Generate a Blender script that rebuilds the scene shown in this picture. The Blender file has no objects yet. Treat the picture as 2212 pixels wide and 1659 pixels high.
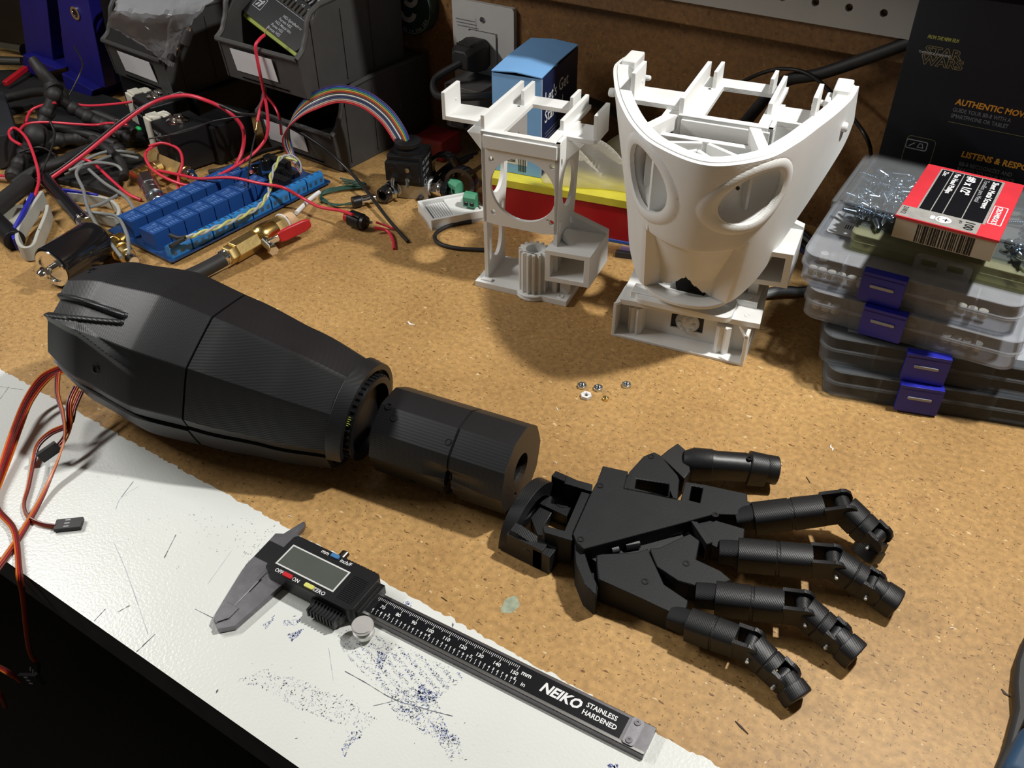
import bpy, math, random
from mathutils import Vector, Matrix
from mathutils.geometry import tessellate_polygon
sc = bpy.context.scene
COL = sc.collection
R = random.Random(7)
S = 0.001                                     # everything below is written in millimetres
# ---------------------------------------------------------------- camera
CF, CP, CR, CY, CH = 1942.723, 0.678613, -0.0103675, 0.582281, 394.566
_rt = Vector((math.cos(CY), math.sin(CY), 0)); _f0 = Vector((-math.sin(CY), math.cos(CY), 0))
FW = _f0*math.cos(CP) + Vector((0, 0, -1))*math.sin(CP)
_up = _rt.cross(FW)
RT = _rt*math.cos(CR) + _up*math.sin(CR); UP = -_rt*math.sin(CR) + _up*math.cos(CR)
CAM = Vector((0, 0, CH))
cd = bpy.data.cameras.new('camera'); co = bpy.data.objects.new('camera', cd); COL.objects.link(co)
cd.sensor_width = 36; cd.lens = CF/2212*36; cd.clip_start = .01; cd.clip_end = 50
M3 = Matrix((RT, UP, -FW)).transposed()
co.matrix_world = Matrix.Translation(CAM*S) @ M3.to_4x4()
sc.camera = co
# ---------------------------------------------------------------- light
sc.view_settings.view_transform = 'Standard'; sc.view_settings.look = 'None'
sc.view_settings.exposure = 0.0; sc.view_settings.gamma = 1; sc.view_settings.use_curve_mapping = False
w = bpy.data.worlds.new('dim_workshop'); sc.world = w; w.use_nodes = True
w.node_tree.nodes['Background'].inputs[0].default_value = (1.0, .86, .70, 1)
w.node_tree.nodes['Background'].inputs[1].default_value = .06
def lamp(name, loc, aim, power, size, color=(1, 1, 1), spot=None, blend=.3):
    d = bpy.data.lights.new(name, 'SPOT' if spot else 'AREA'); d.energy = power; d.color = color
    if spot: d.spot_size = math.radians(spot); d.spot_blend = blend; d.shadow_soft_size = size*S/2
    else: d.shape = 'DISK'; d.size = size*S
    o = bpy.data.objects.new(name, d); COL.objects.link(o); o.location = Vector(loc)*S
    o.rotation_euler = (Vector(aim)-Vector(loc)).to_track_quat('-Z', 'Y').to_euler(); return o
tl = lamp('left_tube_lamp', (-930, 120, 610), (-430, 200, 0), 4.6, 60, (1, .98, .95))
tl.data.shape = 'RECTANGLE'; tl.data.size = .06; tl.data.size_y = .42; tl.rotation_euler = Matrix((Vector((0, 1, 0)).cross(Vector((-500, 0, 610)).normalized()), (0, 1, 0), Vector((-500, 0, 610)).normalized())).transposed().to_euler()
lamp('overhead_lamp', (100, 600, 750), (-150, 300, 0), 7.4, 45, (1, .985, .94))
# ---------------------------------------------------------------- pixel <-> bench plane
def ray(x, y): return FW*CF + RT*(x-1106) - UP*(y-829.5)
def P(x, y, z=0.0):
    d = ray(x, y); return CAM + d*((z-CH)/d.z)
def PX(v):
    d = v-CAM; k = d.dot(FW); return 1106+CF*d.dot(RT)/k, 829.5-CF*d.dot(UP)/k
def PY(x, y, Y):
    d = ray(x, y); return CAM + d*(Y/d.y)
# ---------------------------------------------------------------- materials
MATS = {}
def mk(name, col, rough=.5, metal=0., spec=.5, var=.06, vs=60., bump=None, layers=None, coat=0., alpha=1., trans=0.):
    if name in MATS: return MATS[name]
    m = bpy.data.materials.new(name); m.use_nodes = True; MATS[name] = m
    nt = m.node_tree; N = nt.nodes; Lk = nt.links; b = N['Principled BSDF']
    tc = N.new('ShaderNodeTexCoord')
    nz = N.new('ShaderNodeTexNoise'); nz.inputs['Scale'].default_value = vs; nz.inputs['Detail'].default_value = 4
    Lk.new(tc.outputs['Object'], nz.inputs['Vector'])
    cr = N.new('ShaderNodeValToRGB'); c = Vector(col)
    cr.color_ramp.elements[0].position = .3; cr.color_ramp.elements[1].position = .7
    cr.color_ramp.elements[0].color = (*[max(0, v*(1-var)) for v in c], 1)
    cr.color_ramp.elements[1].color = (*[min(1, v*(1+var)) for v in c], 1)
    Lk.new(nz.outputs['Fac'], cr.inputs['Fac']); Lk.new(cr.outputs['Color'], b.inputs['Base Color'])
    b.inputs['Roughness'].default_value = rough; b.inputs['Metallic'].default_value = metal
    b.inputs['Specular IOR Level'].default_value = spec; b.inputs['Coat Weight'].default_value = coat
    b.inputs['Alpha'].default_value = alpha; b.inputs['Transmission Weight'].default_value = trans
    h = None
    if bump:
        n2 = N.new('ShaderNodeTexNoise'); n2.inputs['Scale'].default_value = bump[0]; n2.inputs['Detail'].default_value = 3
        Lk.new(tc.outputs['Object'], n2.inputs['Vector'])
        bp = N.new('ShaderNodeBump'); bp.inputs['Strength'].default_value = bump[1]; bp.inputs['Distance'].default_value = bump[2]*S
        Lk.new(n2.outputs['Fac'], bp.inputs['Height']); h = bp
    if layers:
        wv = N.new('ShaderNodeTexWave'); wv.bands_direction = layers[0]; wv.inputs['Scale'].default_value = .314/(layers[1]*S)
        wv.inputs['Distortion'].default_value = layers[3] if len(layers) > 3 else .3
        Lk.new(tc.outputs['Object'], wv.inputs['Vector'])
        bp = N.new('ShaderNodeBump'); bp.inputs['Strength'].default_value = layers[2]; bp.inputs['Distance'].default_value = .25*S
        Lk.new(wv.outputs['Fac'], bp.inputs['Height'])
        if h: Lk.new(h.outputs['Normal'], bp.inputs['Normal'])
        h = bp
    if h: Lk.new(h.outputs['Normal'], b.inputs['Normal'])
    return m
def clear(name, tint, fac, rough=.15, edge=.22):
    m = bpy.data.materials.new(name); m.use_nodes = True; nt = m.node_tree; N = nt.nodes; Lk = nt.links
    b = N['Principled BSDF']; out = N['Material Output']
    b.inputs['Base Color'].default_value = (*tint, 1); b.inputs['Roughness'].default_value = rough
    t = N.new('ShaderNodeBsdfTransparent'); t.inputs['Color'].default_value = (*[.5+.5*v for v in tint], 1)
    mx = N.new('ShaderNodeMixShader'); fr = N.new('ShaderNodeLayerWeight'); fr.inputs['Blend'].default_value = .35
    mr = N.new('ShaderNodeMapRange'); mr.inputs['To Min'].default_value = fac; mr.inputs['To Max'].default_value = min(1, fac+edge)
    nz = N.new('ShaderNodeTexNoise'); nz.inputs['Scale'].default_value = 90
    tc = N.new('ShaderNodeTexCoord'); Lk.new(tc.outputs['Object'], nz.inputs['Vector'])
    ad = N.new('ShaderNodeMath'); ad.operation = 'MULTIPLY_ADD'; ad.inputs[1].default_value = edge*.3
    Lk.new(fr.outputs['Facing'], mr.inputs['Value']); Lk.new(nz.outputs['Fac'], ad.inputs[0]); Lk.new(mr.outputs['Result'], ad.inputs[2])
    Lk.new(ad.outputs[0], mx.inputs['Fac'])
    Lk.new(t.outputs[0], mx.inputs[1]); Lk.new(b.outputs[0], mx.inputs[2]); Lk.new(mx.outputs[0], out.inputs['Surface'])
    return m
def hardboard(name, base, dark, light, wall=False):
    m = bpy.data.materials.new(name); m.use_nodes = True; nt = m.node_tree; N = nt.nodes; Lk = nt.links
    b = N['Principled BSDF']; tc = N.new('ShaderNodeTexCoord'); V = tc.outputs['Object']
    def noise(s, d=5, stretch=None, w=0):
        n = N.new('ShaderNodeTexNoise'); n.inputs['Scale'].default_value = s; n.inputs['Detail'].default_value = d
        if stretch:
            mp = N.new('ShaderNodeMapping'); mp.inputs['Scale'].default_value = stretch; mp.inputs['Rotation'].default_value = (0, 0, w)
            Lk.new(V, mp.inputs['Vector']); Lk.new(mp.outputs[0], n.inputs['Vector'])
        else: Lk.new(V, n.inputs['Vector'])
        return n.outputs['Fac']
    def ramp(f, stops):
        r = N.new('ShaderNodeValToRGB'); e = r.color_ramp.elements
        e[0].position, e[0].color = stops[0][0], (*stops[0][1], 1); e[1].position, e[1].color = stops[1][0], (*stops[1][1], 1)
        for p_, c_ in stops[2:]:
            k = e.new(p_); k.color = (*c_, 1)
        Lk.new(f, r.inputs['Fac']); return r.outputs['Color']
    def mix(f, a, c, blend='MIX'):
        x = N.new('ShaderNodeMix'); x.data_type = 'RGBA'; x.blend_type = blend
        if isinstance(f, float): x.inputs[0].default_value = f
        else: Lk.new(f, x.inputs[0])
        Lk.new(a, x.inputs[6])
        if isinstance(c, tuple): x.inputs[7].default_value = (*c, 1)
        else: Lk.new(c, x.inputs[7])
        return x.outputs[2]
    B = Vector(base)
    c0 = ramp(noise(260, 6), [(.34, tuple(B*.82)), (.66, tuple(B*1.16))])
    big = ramp(noise(9, 3), [(.35, (.80, .76, .72)), (.68, (1.06, 1.04, 1.02))])
    c1 = mix(1.0, c0, big, 'MULTIPLY')
    for sc_, st, w_, lo, hi, colr in ((210, (1, 2.6, 1), .5, .655, .70, dark), (330, (2.4, 1, 1), .3, .665, .71, dark),
                                     (420, (1, 1.6, 1), 1.2, .68, .72, dark), (150, (1, 2, 1), 2.1, .69, .75, light), (480, (1, 1, 1), .2, .69, .74, light)):
        f = ramp(noise(sc_, 2, st, w_), [(lo, (0, 0, 0)), (hi, (1, 1, 1))])
        c1 = mix(f, c1, colr)
    if not wall:
        f = ramp(noise(22, 4, (1, 1.4, 1), .8), [(.66, (0, 0, 0)), (.78, (.45, .45, .45))])
        c1 = mix(f, c1, tuple(Vector(dark)*1.6))
    Lk.new(c1, b.inputs['Base Color']); b.inputs['Roughness'].default_value = .48; b.inputs['Specular IOR Level'].default_value = .35
    bp = N.new('ShaderNodeBump'); bp.inputs['Strength'].default_value = .12; bp.inputs['Distance'].default_value = .3*S
    Lk.new(noise(500, 4), bp.inputs['Height']); Lk.new(bp.outputs['Normal'], b.inputs['Normal'])
    return m
# ---------------------------------------------------------------- mesh builder (mm)
class MB:
    def __init__(s): s.v = []; s.f = []; s.mi = []; s.mats = []; s.cur = 0; s.T = Matrix()
    def use(s, m):
        if m not in s.mats: s.mats.append(m)
        s.cur = s.mats.index(m); return s
    def at(s, M): s.T = M; return s
    def add(s, vs, fs):
        n = len(s.v); T = s.T
        s.v += [T @ Vector(q) for q in vs]; s.f += [tuple(i+n for i in q) for q in fs]; s.mi += [s.cur]*len(fs); return s
    def box(s, x0, y0, z0, x1, y1, z1):
        return s.add([(x0, y0, z0), (x1, y0, z0), (x1, y1, z0), (x0, y1, z0), (x0, y0, z1), (x1, y0, z1), (x1, y1, z1), (x0, y1, z1)],
                     [(3, 2, 1, 0), (4, 5, 6, 7), (0, 1, 5, 4), (1, 2, 6, 5), (2, 3, 7, 6), (3, 0, 4, 7)])
    def prism(s, outer, z0, z1, holes=()):
        loops = [list(outer)]+[list(h) for h in holes]; flat = [q for l in loops for q in l]; n = len(flat)
        tri = tessellate_polygon([[Vector((q[0], q[1], 0)) for q in l] for l in loops])
        vs = [(q[0], q[1], z0) for q in flat]+[(q[0], q[1], z1) for q in flat]
        fs = []
        for t in tri:
            a, b, c = [Vector(flat[i][:2]) for i in t]
            if (b-a).cross(c-a) < 0: t = (t[0], t[2], t[1])
            fs.append(tuple(i+n for i in t)); fs.append((t[2], t[1], t[0]))
        k = 0
        for li, l in enumerate(loops):
            m = len(l); ar = sum(l[i][0]*l[(i+1) % m][1]-l[(i+1) % m][0]*l[i][1] for i in range(m))
            for i in range(m):
                a, b = k+i, k+(i+1) % m
                q = (a, b, b+n, a+n)
                if (ar < 0) == (li == 0): q = q[::-1]
                fs.append(q)
            k += m
        return s.add(vs, fs)
    def loft(s, rings, closed=True, cap=True):
        m = len(rings[0]); vs = [q for r in rings for q in r]; fs = []
        for i in range(len(rings)-1):
            for j in range(m if closed else m-1):
                a, b = i*m+j, i*m+(j+1) % m; fs.append((a, b, b+m, a+m))
        if cap and closed: fs.append(tuple(range(m))[::-1]); fs.append(tuple(range((len(rings)-1)*m, len(rings)*m)))
        return s.add(vs, fs)
    def cyl(s, p0, p1, r0, r1=None, n=24, cap=True, ph=0.):
        p0 = Vector(p0); p1 = Vector(p1); r1 = r0 if r1 is None else r1
        d = (p1-p0).normalized(); u = d.orthogonal().normalized() if abs(d.z) > .99 else Vector((0, 0, 1)).cross(d).normalized(); v = d.cross(u)
        rg = lambda p, r: [p+(u*math.cos(a)+v*math.sin(a))*r for a in [ph+2*math.pi*i/n for i in range(n)]]
        return s.loft([rg(p0, r0), rg(p1, r1)], True, cap)
    def lathe(s, p0, d, prof, n=28, cap=True, ph=0., closed=False):
        p0 = Vector(p0); d = Vector(d).normalized(); u = d.orthogonal().normalized() if abs(d.z) > .99 else Vector((0, 0, 1)).cross(d).normalized(); v = d.cross(u)
        pr = list(prof)+([prof[0]] if closed else [])
        return s.loft([[p0+d*h+(u*math.cos(a)+v*math.sin(a))*max(r, .001) for a in [ph+2*math.pi*i/n for i in range(n)]] for r, h in pr], True, cap and not closed)
    def tube(s, pts, r, n=8, sub=6, cap=True):
        q = smooth(pts, sub) if sub > 1 else [Vector(k) for k in pts]
        rs = r if isinstance(r, (list, tuple)) else None; T = []
        for i in range(len(q)):
            T.append((q[min(i+1, len(q)-1)]-q[max(i-1, 0)]).normalized())
        u = T[0].orthogonal().normalized(); rings = []
        for i in range(len(q)):
            u = (u-T[i]*u.dot(T[i])).normalized(); v = T[i].cross(u)
            rr = r if rs is None else rs[0]+(rs[1]-rs[0])*i/(len(q)-1)
            rings.append([q[i]+(u*math.cos(a)+v*math.sin(a))*rr for a in [2*math.pi*k/n for k in range(n)]])
        return s.loft(rings, True, cap)
    def ball(s, c, r, n=16, sq=(1, 1, 1)):
        c = Vector(c); rings = []
        for i in range(n//2+1):
            th = math.pi*i/(n//2); rings.append([c+Vector((sq[0]*r*math.sin(th)*math.cos(a), sq[1]*r*math.sin(th)*math.sin(a), -sq[2]*r*math.cos(th))) for a in [2*math.pi*k/n for k in range(n)]])
        return s.loft(rings, True, False)
    def text(s, body, size, M, bold=0., align='LEFT', shear=0., sx=1., sp=1.):
        c = bpy.data.curves.new('t', 'FONT'); c.body = body; c.size = size; c.align_x = align; c.offset = bold*size; c.shear = shear; c.resolution_u = 2
        c.space_character = sp
        o = bpy.data.objects.new('t', c); COL.objects.link(o); dg = bpy.context.evaluated_depsgraph_get()
        me = bpy.data.meshes.new_from_object(o.evaluated_get(dg)); T0 = s.T; s.T = T0 @ M @ Matrix.Diagonal((sx, 1, 1, 1))
        s.add([v.co.copy() for v in me.vertices], [tuple(p.vertices) for p in me.polygons]); s.T = T0
        COL.objects.unlink(o); bpy.data.objects.remove(o); bpy.data.meshes.remove(me); bpy.data.curves.remove(c); return s
    def build(s, name, mat=None, parent=None, bevel=0., smooth=35, label=None, world=False, solid=0.):
        me = bpy.data.meshes.new(name); vs = s.v
        if world and parent is not None:
            inv = wm(parent).inverted(); vs = [inv @ (q*S) / S for q in vs]
        me.from_pydata([tuple(q*S) for q in vs], [], s.f); me.validate()
        if mat is not None: me.materials.append(mat)
        else:
            for m in s.mats: me.materials.append(m)
            if len(me.polygons) == len(s.mi): me.polygons.foreach_set('material_index', s.mi)
        o = bpy.data.objects.new(name, me); COL.objects.link(o)
        if parent is not None: o.parent = parent
        if smooth: me.shade_smooth(); me.set_sharp_from_angle(angle=math.radians(smooth))
        if solid: md = o.modifiers.new('s', 'SOLIDIFY'); md.thickness = solid*S; md.offset = 0
        if bevel: md = o.modifiers.new('b', 'BEVEL'); md.width = bevel*S; md.segments = 2; md.limit_method = 'ANGLE'; md.angle_limit = math.radians(40)
        if label: o['label'] = label
        return o
def smooth(pts, sub):
    p = [Vector(q) for q in pts]; out = []
    for i in range(len(p)-1):
        a = p[max(i-1, 0)]; b = p[i]; c = p[i+1]; d = p[min(i+2, len(p)-1)]
        for k in range(sub):
            t = k/sub; out.append(.5*((2*b)+(c-a)*t+(2*a-5*b+4*c-d)*t*t+(3*b-a-3*c+d)*t**3))
    out.append(p[-1]); return out
def wm(o):
    M = Matrix.LocRotScale(o.location, o.rotation_euler, o.scale)
    return wm(o.parent) @ M if o.parent else M
def tag(o, label, cat, group=None):
    o['label'] = label; o['category'] = cat
    if group: o['group'] = group
    return o
def thing(name, label, cat, loc=(0, 0, 0), rz=0., group=None):
    o = bpy.data.objects.new(name, None); COL.objects.link(o); o.empty_display_size = .01
    o.location = Vector(loc)*S; o.rotation_euler = (0, 0, rz); return tag(o, label, cat, group)
def struct(o): o['kind'] = 'structure'; return o
def dup(root, loc, rz=0., label=None, rot=None):
    def cp(o, par):
        c = o.copy(); COL.objects.link(c); c.parent = par
        for ch in o.children: cp(ch, c)
        return c
    r = cp(root, None); r.location = Vector(loc)*S; r.rotation_euler = rot if rot else (0, 0, rz)
    if label: r['label'] = label
    return r
def circle(cx, cy, r, n=32, ry=None, a0=0., a1=None):
    ry = r if ry is None else ry
    return [(cx+r*math.cos(2*math.pi*i/n), cy+ry*math.sin(2*math.pi*i/n)) for i in range(n)]
def rrect(x0, y0, x1, y1, r, n=5):
    q = []
    for cx, cy, a in ((x1-r, y1-r, 0), (x0+r, y1-r, 90), (x0+r, y0+r, 180), (x1-r, y0+r, 270)):
        for i in range(n+1): t = math.radians(a+90*i/n); q.append((cx+r*math.cos(t), cy+r*math.sin(t)))
    return q
def frame(o, x, y):
    x = Vector(x).normalized(); z = x.cross(Vector(y)).normalized(); y = z.cross(x); M = Matrix((x, y, z)).transposed().to_4x4(); M.translation = Vector(o); return M
def TR(x, y, z=0., rz=0.): return Matrix.Translation((x, y, z)) @ Matrix.Rotation(rz, 4, 'Z')
XZ = Matrix(((1, 0, 0, 0), (0, 0, -1, 0), (0, 1, 0, 0), (0, 0, 0, 1)))       # prism xy -> xz plane, thickness towards -y
YZ = Matrix(((0, 0, 1, 0), (1, 0, 0, 0), (0, 1, 0, 0), (0, 0, 0, 1)))        # prism xy -> yz plane, thickness towards +x
# palette
BLK = mk('black_print', (.0065, .007, .0085), .47, spec=.5, var=.15, layers=('DIAGONAL', .8, .16), bump=(700, .12, .3))
BLKX = mk('black_print_lengthwise', (.0065, .007, .0085), .42, spec=.65, var=.15, layers=('Z', 1.1, .15, .4))
BLKP = mk('black_plastic', (.009, .009, .010), .4, spec=.35, var=.1)
BLKG = mk('glossy_black', (.01, .01, .012), .12, coat=.5, var=.1)
RUB = mk('black_rubber', (.016, .015, .015), .6, var=.15, bump=(300, .2, .3))
WHT = mk('white_print', (.76, .765, .75), .5, var=.02, layers=('Z', .9, .18, .4))
WHTX = mk('white_print_side', (.76, .765, .75), .5, var=.02, layers=('Z', .9, .12, .4))
GRY = mk('grey_bin_plastic', (.050, .048, .046), .55, var=.1, bump=(500, .2, .2))
LBL = mk('paper_label', (.62, .62, .63), .7, var=.04)
STL = mk('brushed_steel', (.21, .205, .22), .45, 1., var=.12, vs=150, bump=(400, .1, .2))
CHR = mk('chrome', (.78, .77, .74), .12, 1., var=.05)
ZNC = mk('zinc', (.62, .66, .70), .25, 1., var=.12)
BRS = mk('brass', (.78, .56, .20), .24, 1., var=.12)
BRSD = mk('cast_brass', (.62, .46, .19), .38, 1., var=.2, bump=(300, .3, .3))
REDW = mk('red_insulation', (.62, .03, .06), .35, var=.1)
REDP = mk('red_plastic', (.50, .012, .02), .4, var=.1)
BLKW = mk('black_insulation', (.014, .013, .013), .35, var=.1)
GRYW = mk('grey_insulation', (.20, .21, .21), .45, var=.12)
COPP = mk('bare_copper', (.80, .45, .25), .3, 1.)
INKW = mk('white_ink', (.78, .79, .80), .6, var=.03)
INKG = mk('grey_ink', (.34, .35, .37), .6, var=.03)
BLUP = mk('blue_plastic', (.014, .018, .34), .4, var=.08); BLUD = mk('deep_blue_plastic', (.010, .009, .17), .45, var=.1)
NYL = mk('nylon', (.70, .68, .58), .45, var=.06)
# ================================================================ SETTING
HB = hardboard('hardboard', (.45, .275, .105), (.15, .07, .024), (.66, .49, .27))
HBW = hardboard('hardboard_shaded', (.20, .105, .04), (.11, .055, .022), (.24, .14, .065), True)  # similar board to the bench top, the wall's shade put into darker tones
FLR = mk('dark_floor', (.012, .011, .010), .8, var=.3, vs=6)
struct(MB().box(-3000, -1500, -930, 1500, 745, -900).build('floor', FLR, smooth=0))
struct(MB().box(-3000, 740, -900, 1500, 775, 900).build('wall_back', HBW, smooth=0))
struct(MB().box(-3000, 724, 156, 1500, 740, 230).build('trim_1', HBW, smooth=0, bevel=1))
PEG = mk('white_pegboard', (.38, .36, .33), .55, var=.08, vs=12)
h0 = PY(1834, 16.6, 718); holes = []
for r_ in range(2):
    for c_ in range(-11, 12):
        holes.append(circle(h0.x+25.4*c_, h0.z+25.4*r_, 2.9, 12))
tag(MB().at(XZ).prism([(-740, 175.5), (300, 175.5), (300, 262), (-740, 262)], -722, -718, holes).build('pegboard', PEG, smooth=0),
    'white perforated pegboard strip mounted on the wall above the bench', 'pegboard')
tag(MB().box(-1500, 636, 252, 420, 738, 270).build('shade_shelf', HBW, smooth=0), 'unseen wooden shelf board added above the pegboard to shade the wall', 'shelf')  # unseen shelf, added to keep lamp light off the wall
# workbench
bench = thing('workbench', 'workbench with brown particle board top and white laminated front board', 'workbench', (-400, 430, -900))
MB().box(-2000, 224.5, -22, 700, 740, 0).build('particle_board_top', HB, bench, smooth=0, world=True, label='brown particle board surface')
LAM = mk('white_laminate', (.72, .74, .71), .26, spec=.5, var=.03, vs=14, bump=(620, .4, .45))
LAME = mk('dark_edge', (.045, .043, .04), .7, var=.2)
INKD = mk('dark_pen', (.10, .115, .13), .7); INKB = mk('blue_pen', (.10, .14, .42), .7); INKL = mk('faint_pen', (.36, .40, .45), .7)
lam = MB().use(LAM)
edge = []; x = 700.
rr = random.Random(3)
while x > -2000:
    edge.append((x, 225.3+rr.uniform(-.5, .9)+(.8 if rr.random() < .12 else 0))); x -= rr.uniform(1.2, 3.2) if -700 < x < 40 else 40
lam.prism([(-2000, 121.5), (700, 121.5)]+edge, .02, .28)
lam.use(LAME).box(-2000, 121.8, -25, 700, 224.3, 0)
def inpoly(q, poly):
    c = False
    for i in range(len(poly)):
        a, b = poly[i], poly[i-1]
        if (a[1] > q[1]) != (b[1] > q[1]) and q[0] < (b[0]-a[0])*(q[1]-a[1])/(b[1]-a[1])+a[0]: c = not c
    return c
def speck(px, py, sz, mat, ang=None):
    sz *= 1.25; q = P(px, py, .28); a = rr.uniform(0, 3.1) if ang is None else ang; d = Vector((math.cos(a), math.sin(a), 0)); e = Vector((-d.y, d.x, 0))
    l = sz*rr.uniform(.6, 1.7); t = sz*rr.uniform(.25, .6)
    lam.use(mat).add([q+d*l+Vector((0, 0, .03)), q+e*t+Vector((0, 0, .03)), q-d*l+Vector((0, 0, .03)), q-e*t+Vector((0, 0, .03))], [(0, 1, 2, 3)])
def scatter(poly, n, sz, pal, stripes=None):
    xs = [q[0] for q in poly]; ys = [q[1] for q in poly]; k = 0; tries = 0
    while k < n and tries < n*12:
        tries += 1; x_ = rr.uniform(min(xs), max(xs)); y_ = rr.uniform(min(ys), max(ys))
        if not inpoly((x_, y_), poly): continue
        if stripes and math.sin((x_*stripes[0]+y_*stripes[1])) < stripes[2] and rr.random() < .88: continue
        speck(x_, y_, sz*rr.uniform(.5, 1.3), rr.choice(pal)); k += 1
D, Bq, F_ = INKD, INKB, INKL
scatter([(722, 1375), (765, 1352), (995, 1452), (1000, 1470), (955, 1500), (945, 1520), (880, 1560), (818, 1485), (755, 1425)], 1500, .38, [F_, F_, F_, D, Bq], (.24, -.21, -.1))
scatter([(860, 1480), (945, 1515), (960, 1560), (1000, 1620), (975, 1645), (945, 1600), (860, 1555), (840, 1520)], 520, .4, [F_, F_, D, Bq])
scatter([(815, 1405), (838, 1410), (825, 1445), (812, 1445)], 120, .4, [Bq, F_])
scatter([(905, 1480), (948, 1500), (940, 1520), (900, 1510)], 200, .42, [Bq, Bq, F_])
scatter([(930, 1560), (990, 1590), (995, 1612), (950, 1595)], 140, .4, [Bq, F_])
scatter([(575, 1445), (640, 1465), (760, 1510), (815, 1552), (790, 1575), (735, 1565), (640, 1530), (570, 1490), (505, 1470)], 420, .42, [D, F_, F_])
scatter([(755, 1582), (785, 1575), (780, 1592), (755, 1610), (745, 1640), (738, 1620)], 90, .42, [D, F_, Bq])
scatter([(622, 1370), (656, 1358), (650, 1368), (630, 1386)], 110, .4, [Bq, Bq, F_])
scatter([(610, 1340), (655, 1337), (640, 1350), (613, 1352)], 60, .36, [Bq, F_])
scatter([(568, 1350), (594, 1328), (590, 1340), (574, 1360)], 50, .36, [Bq, F_])
scatter([(870, 1300), (890, 1300), (888, 1310), (875, 1310)], 30, .4, [Bq]); scatter([(1312, 1652), (1336, 1651), (1334, 1659), (1315, 1659)], 40, .4, [Bq])
scatter([(400, 1100), (560, 1120), (560, 1180), (460, 1210), (420, 1160)], 60, .38, [F_, D]); scatter([(180, 1000), (420, 1020), (560, 1120), (300, 1300), (150, 1100)], 60, .35, [F_])
scatter([(520, 1200), (590, 1130), (600, 1140), (540, 1215)], 60, .36, [D, F_]); scatter([(500, 1400), (1300, 1640), (700, 1650)], 40, .3, [D, F_])
def stroke(pts, wd, mat):
    q = smooth([P(a, b, .32) for a, b in pts], 6)
    for a, b in zip(q[:-1], q[1:]):
        d = (b-a).normalized(); e = Vector((-d.y, d.x, 0))*wd*rr.uniform(.25, .7); lam.use(mat).add([a-e, b-e, b+e, a+e], [(0, 1, 2, 3)])
stroke([(745, 1450), (790, 1475), (850, 1510), (920, 1532), (978, 1547)], .45, D); stroke([(806, 1525), (848, 1515)], .35, D)
stroke([(380, 1155), (355, 1205)], .5, D); stroke([(300, 1050), (262, 1075), (250, 1100)], .3, F_); stroke([(255, 1322), (280, 1308)], .5, D); stroke([(295, 1408), (335, 1370)], .6, D)
stroke([(203, 1342), (228, 1315)], .4, D); stroke([(288, 1040), (262, 1074)], .4, D); stroke([(420, 1315), (460, 1335)], .35, D); stroke([(245, 1170), (275, 1240), (320, 1370)], .25, F_)
stroke([(0, 835), (50, 842)], .3, D); stroke([(0, 862), (20, 835)], .3, D); stroke([(710, 1400), (720, 1470)], .2, F_); stroke([(480, 1300), (520, 1260), (560, 1210)], .25, F_); stroke([(450, 1260), (500, 1190)], .25, F_)
for q in ((978, 1598), (1006, 1641), (868, 1356), (636, 1331), (469, 1493), (640, 1595), (978, 1350)): speck(*q, .9, D)
lam.build('white_front_board', None, bench, smooth=0, world=True, label='white laminated board with pen marks and dark edge')
# small stains / scraps on the particle board
STN = mk('greenish_residue', (.30, .34, .24), .6, var=.2, vs=300)
q = P(1103, 1307); tag(MB().at(Matrix.Translation(q)).prism([(4.2*math.cos(a)*(1+.1*math.sin(5*a)), 6.2*math.sin(a)*(1+.12*math.cos(3*a)), 0)[:2] for a in [i*.2618 for i in range(24)]], .02, .06).build('glue_spot', STN, smooth=0),
    'pale grey-green dried glue spot on the board between forearm and caliper', 'stain')
SCR = mk('white_scrap', (.85, .83, .78), .5)
def scrap(name, pts, wd, label, mat=None, h=.5):
    b = MB(); q = [P(a, c_, 0) for a, c_ in pts]; z = Vector((0, 0, h)); L_ = []; R_ = []
    for i, k in enumerate(q):
        d = (q[min(i+1, len(q)-1)]-q[max(i-1, 0)]).normalized(); e = Vector((-d.y, d.x, 0))*wd*(1 if 0 < i < len(q)-1 else .3); L_.append(k+e); R_.append(k-e)
    for i in range(len(q)-1):
        lo = [L_[i], L_[i+1], R_[i+1], R_[i]]; b.add([v+Vector((0, 0, .03)) for v in lo]+[v+z for v in lo], [(3, 2, 1, 0), (4, 5, 6, 7), (0, 1, 5, 4), (1, 2, 6, 5), (2, 3, 7, 6), (3, 0, 4, 7)])
    tag(b.build(name, mat or SCR, smooth=0), label, 'scrap')
scrap('plastic_shaving', [(881, 695), (886, 701), (896, 702)], .9, 'white crescent plastic shaving above the forearm on open board')
scrap('plastic_shaving', [(1795, 961), (1794, 967), (1799, 970), (1798, 975)], .5, 'curly white shaving on the board below the organizer stack')
scrap('plastic_shaving', [(1202, 881), (1206, 888)], .7, 'tiny white chip left of and below the nuts')
scrap('plastic_shaving', [(1198, 998), (1203, 1002)], .5, 'tiny white chip between wrist cylinder and robot hand')
scrap('plastic_shaving', [(624, 1115), (631, 1117)], .6, 'tiny white chip between forearm and caliper jaw tips')
scrap('plastic_shaving', [(2052, 1358), (2059, 1357)], .7, 'tiny white chip right of the robot fingers')
DRK = mk('dark_fibre', (.05, .03, .02), .7)
scrap('wood_splinter', [(1588, 1558), (1600, 1570), (1616, 1586)], .45, 'long dark splinter below the little finger of the robot hand', DRK)
scrap('wood_splinter', [(2163, 1489), (2170, 1498), (2180, 1505)], .7, 'dark splinter near the right edge of the photo', DRK)
scrap('wood_splinter', [(953, 1290), (966, 1299)], .5, 'short dark splinter on the board above the caliper scale', DRK)
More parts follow.
